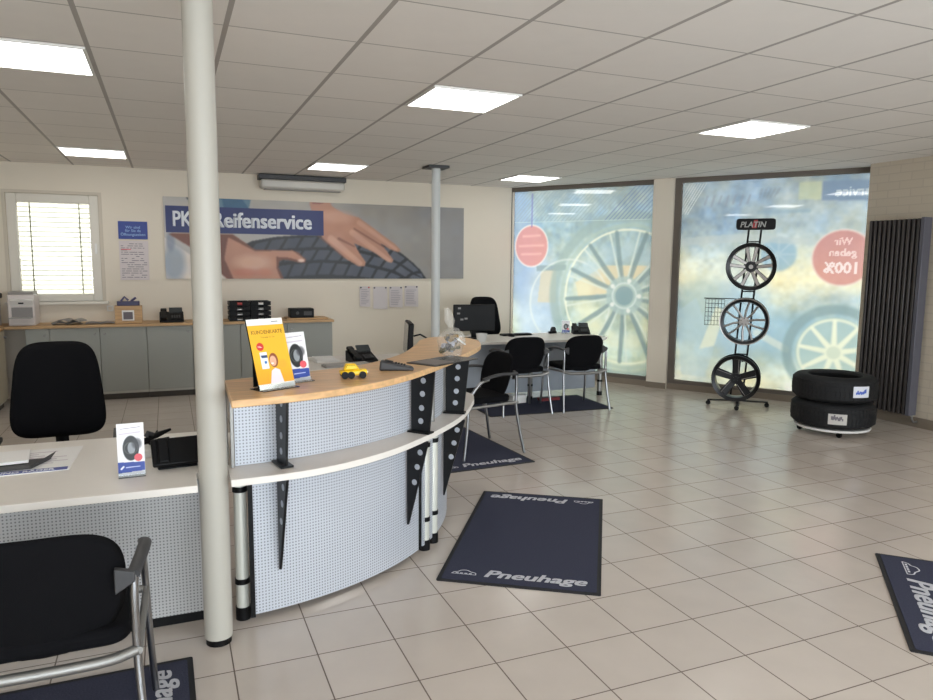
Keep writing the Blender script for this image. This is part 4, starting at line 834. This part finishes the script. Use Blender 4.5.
# ------------------------------------------------------------------ wheel rack
a_r = math.atan2(-.714, .70)
MR = Matrix.Translation((6.022,6.338,0)) @ Matrix.Rotation(a_r, 4, 'Z')   # local x to the right, -y faces the viewer
t = thing('wheel_rack', 'black floor rack holding three wheels before the printed window', 'display rack', (6.022,6.338,0), a_r)
lean = .046
for sx_ in (-.065, .065): MB().tube([(sx_-.01,.05,.07),(sx_+lean*1.95,.05,2.03)], .011, 10).build('upright', m_black, t, smooth=True)
b = MB()
for z in (.52,.60,.72,1.24,1.32,1.88): b.tube([(-.065+lean*z,.05,z),(.065+lean*z,.05,z)], .007, 8)
b.build('rung', m_black, t)
for k, (x, y) in enumerate(((-.30,-.05),(.02,-.27),(.33,.06),(.0,.25))):
    l = MB().tube([(0,.03,.062),(x,y,.060)], .018, 10, ry=.010).build('base_leg', m_steel, t, smooth=True); MB().tube([(x-.01,y-.012,.027),(x-.01,y+.012,.027)], .026, 14).box((x-.02,y-.01,.03),(x,y+.01,.065)).build('caster', m_black, l)
sg = MB(T(lean*2.07,.02,2.01)).prism([(x,y) for x,y in rrect(-.205,0,.205,.125,.03)], -.012, .012, Matrix.Rotation(PI/2,4,'X')).build('sign', m_black, t)
text('sign_lettering', 'PLATIN', .088, m_alu, t, T(lean*2.07-.165,.006,2.04,0,PI/2), .002, .2, .92)
MB(T(lean*2.07-.04,.007,2.03,0,PI/2)).prism([(0,0),(.05,0),(.06,.09),(.02,.09)], -.0002, .0002).build('red_flash', mat('dark_red', (150,30,34), .5), t)
m_rimk = mat('rim_black', (28,28,30), .3, .5); m_rims = mat('rim_machined', (158,153,150), .35, .7)
def wheel(label, x, z, kind):
    p = MR @ Vector((x,-.085,z)); t = thing('alloy_wheel', label, 'wheel', p, a_r, 'alloy wheels on the rack'); R90 = Matrix.Rotation(PI/2, 4, 'X')
    prof = [(.222,.07),(.262,.085),(.264,.07),(.245,.05),(.238,0),(.245,-.085),(.262,-.10),(.262,-.11),(.230,-.105),(.218,-.08),(.214,.03)]
    MB(R90).lathe(prof, 56).build('rim', m_rimk, t, smooth=True)
    if kind == 2: MB(R90).lathe([(.252,.086),(.262,.088),(.262,.082),(.252,.08)], 56).build('lip', m_rims, t, smooth=True)
    ns = (7, 10, 5)[kind-1] if kind != 1 else 5
    for k in range(ns):
        M = R90 @ Matrix.Rotation(2*PI*k/ns+(PI/2 if kind != 2 else .2), 4, 'Z')
        if kind == 3:
            o = MB(M).add([(.03,-.036,.045),(.03,.036,.045),(.232,.05,.06),(.232,-.05,.06),(.03,-.036,.01),(.03,.036,.01),(.232,.04,.02),(.232,-.04,.02)], [(0,1,2,3),(7,6,5,4),(0,4,5,1),(1,5,6,2),(2,6,7,3),(3,7,4,0)]).build('spoke', m_rimk, t, bevel=.006)
            MB(M).box((.06,-.026,.0595), (.225,-.022,.0625)).build('spoke_face', m_rims, o)
        elif kind == 1:
            for s_ in (-1, 1):
                o = MB(M).add([(.03,s_*.016-.016,.045),(.03,s_*.016+.016,.045),(.232,s_*.055+.022,.06),(.232,s_*.055-.022,.06),(.03,s_*.016-.016,.015),(.03,s_*.016+.016,.015),(.232,s_*.055+.012,.02),(.232,s_*.055-.012,.02)], [(0,1,2,3),(7,6,5,4),(0,4,5,1),(1,5,6,2),(2,6,7,3),(3,7,4,0)]).build('spoke', m_rimk, t)
                MB(M).add([(.05,s_*.018-.012,.0478),(.05,s_*.018+.012,.0478),(.23,s_*.055+.015,.0615),(.23,s_*.055-.015,.0615),(.05,s_*.018-.012,.046),(.05,s_*.018+.012,.046),(.23,s_*.055+.015,.0595),(.23,s_*.055-.015,.0595)], [(0,1,2,3),(7,6,5,4),(0,4,5,1),(1,5,6,2),(2,6,7,3),(3,7,4,0)]).build('spoke_face', m_rims, o)
        else:
            o = MB(M).tube([(.03,0,.035),(.12,0,.055),(.235,.0+.022*(1 if k%2 else -1),.06)], .0115, 8).build('spoke', m_rims, t, smooth=True)
    h = MB(R90).cyl((0,0,.01), .045, .06 if kind != 2 else .05, 24).build('hub', m_rimk if kind != 2 else m_rims, t, smooth=True)
    MB(R90).cyl((0,0,.0555), .006, .024, 20).build('hub_cap', m_rims if kind != 3 else m_rimk, h, smooth=True)
    b = MB(R90)
    for k in range(5): a = 2*PI*k/5+.3; b.cyl((.034*cos(a),.034*sin(a),.0555), .005, .006, 8)
    b.build('bolts', m_steel, h)
wheel('topmost black alloy wheel with silver-faced spokes on the rack', lean*1.6+.0, 1.60, 1)
wheel('middle silver alloy wheel with thin spokes on the rack', lean*.99-.01, .99, 2)
wheel('lowest black five-spoke alloy wheel on the rack', -.02, .342, 3)
t = thing('wire_basket', 'small black wire basket hung on the left side of the rack', 'wire basket', MR @ Vector((-.30,.15,1.22)), a_r)
b = MB()
for k in range(7): b.tube([(-.105+k*.035,-.08,0),(-.105+k*.035,-.08,-.30)], .0014, 5).tube([(-.105+k*.035,.0,0),(-.105+k*.035,0,-.30)], .0014, 5)
for k in range(7): z = -.05*k; b.tube([(-.105,-.08,z),(.105,-.08,z)], .0014, 5).tube([(-.105,0,z),(.105,0,z)], .0014, 5).tube([(-.105,-.08,z),(-.105,0,z)], .0014, 5).tube([(.105,-.08,z),(.105,0,z)], .0014, 5)
b.build('mesh_cage', m_black, t); MB().tube([(-.12,-.08,.012),(.23,-.08,.012)], .005, 8).build('top_rail', m_black, t)

# ------------------------------------------------------------------ tyres on a dolly
tx, ty = 6.0, 5.03
t = thing('tyre_dolly', 'round white dolly with casters under the two tyres', 'dolly', (tx,ty,0)); MB().lathe([(0,.055),(.34,.055),(.345,.065),(.34,.075),(0,.075)], 40, close=True).build('plate', m_white, t, smooth=True)
for k in range(4):
    a = -2.2+k*PI/2; x, y = .29*cos(a), .29*sin(a); MB().tube([(x-.012,y,.025),(x+.012,y,.025)], .0245, 14).box((x-.01,y-.01,.03),(x+.01,y+.01,.054)).build('caster', m_black, t)
def tyre(label, z, rz, lab_a, wht):
    t = thing('tyre', label, 'tyre', (tx,ty,z), rz, 'tyres stacked on the dolly'); t.scale = (1.08,1.08,1)
    pr = [(.215,.03),(.225,.012),(.27,.002),(.315,.012),(.338,.035),(.346,.065),(.347,.125),(.346,.185),(.338,.215),(.315,.238),(.27,.248),(.225,.238),(.215,.22),(.228,.19),(.25,.16),(.255,.125),(.25,.09),(.228,.06)]
    MB().lathe(pr, 64).build('carcass', m_rubber, t, smooth=True)
    b = MB()
    for (z0, z1) in ((.045,.075),(.082,.121),(.129,.168),(.175,.205)):
        n = 60
        for k in range(n):
            a0 = 2*PI*k/n; a1 = a0+2*PI/n*.86; sk = .02*(1 if z0 < .125 else -1); r = .3455 if .06 < z0 < .17 else .3425
            vs = [((r+d)*cos(a+s_), (r+d)*sin(a+s_), zz) for d in (0,.006) for a, s_, zz in ((a0,0,z0),(a1,0,z0),(a1,sk,z1),(a0,sk,z1))]
            b.add(vs, [(3,2,1,0),(4,5,6,7),(0,1,5,4),(1,2,6,5),(2,3,7,6),(3,0,4,7)])
    b.build('tread', m_rubber, t)
    n = 10; vs = []
    for d in (.0, .002):
        for k in range(n+1):
            a = lab_a-.21+.42*k/n
            for zz in (.075 if wht else .065, .18 if wht else .165): vs.append(((.353+d)*cos(a), (.353+d)*sin(a), zz))
    m = (n+1)*2; fs = []
    for k in range(n): fs += [(k*2,k*2+1,k*2+3,k*2+2),(m+k*2,m+k*2+2,m+k*2+3,m+k*2+1),(k*2,k*2+2,m+k*2+2,m+k*2),(k*2+1,m+k*2+1,m+k*2+3,k*2+3)]
    fs += [(0,m,m+1,1),(n*2,n*2+1,m+n*2+1,m+n*2)]
    o = MB().add(vs, fs).build('paper_label', mat('label_white' if wht else 'label_grey', (226,228,236) if wht else (196,192,186), .6), t)
    b = MB()
    for k in range(9):
        a = lab_a-.13+.03*k; z0 = .1+random.random()*.02; b.box((-.006,-.0005,z0), (.006,.0005,z0+.02+random.random()*.025), Matrix.Rotation(a, 4, 'Z') @ Matrix.Translation((.3558,0,0)) @ Matrix.Rotation(PI/2, 4, 'Z'))
    b.build('label_print', mat('label_print_blue', (70,100,190), .6) if wht else m_ink, o)
tyre('lower black tyre resting on the dolly, greyish label', .078, 0, -2.32, False)
tyre('upper black tyre of the stack with a white label', .330, 0, -1.80, True)

# ------------------------------------------------------------------ radiator
t = thing('radiator', 'tall dark grey column radiator on the right wall', 'radiator', (6.85,4.84,0)); m_rad = mat('radiator_anthracite', (68,63,62), .4, .2)
for k in range(11): MB().box((-.03,.045+k*.052,.13), (.065,.045+k*.052+.03,2.09)).build('fin', m_rad, t, bevel=.008)
MB().box((-.035,-.01,.13), (.075,.03,2.10)).build('side_panel', mat('radiator_side_lit', (98,98,108), .4, .2), t, bevel=.004)  # paler bluish end face: the light falling on it is put into the colour
MB().box((.01,.03,.13), (.055,.62,.18)).box((.01,.03,2.03), (.055,.62,2.08)).build('header', m_rad, t)
MB().box((.0655,.04,.13), (.075,.60,2.09)).build('back_plate', mat('radiator_back', (26,25,26), .6), t)
for z in (.4, 1.8): 
    MB().box((.0755,.1,z), (.122,.14,z+.04)).box((.0755,.5,z), (.122,.54,z+.04)).build('wall_bracket', m_rad, t)
MB().tube([(.03,.0,.16),(.03,.0,.10),(.06,.0,.06),(.11,.0,.06)], .01, 8).build('pipe', m_alu, t)
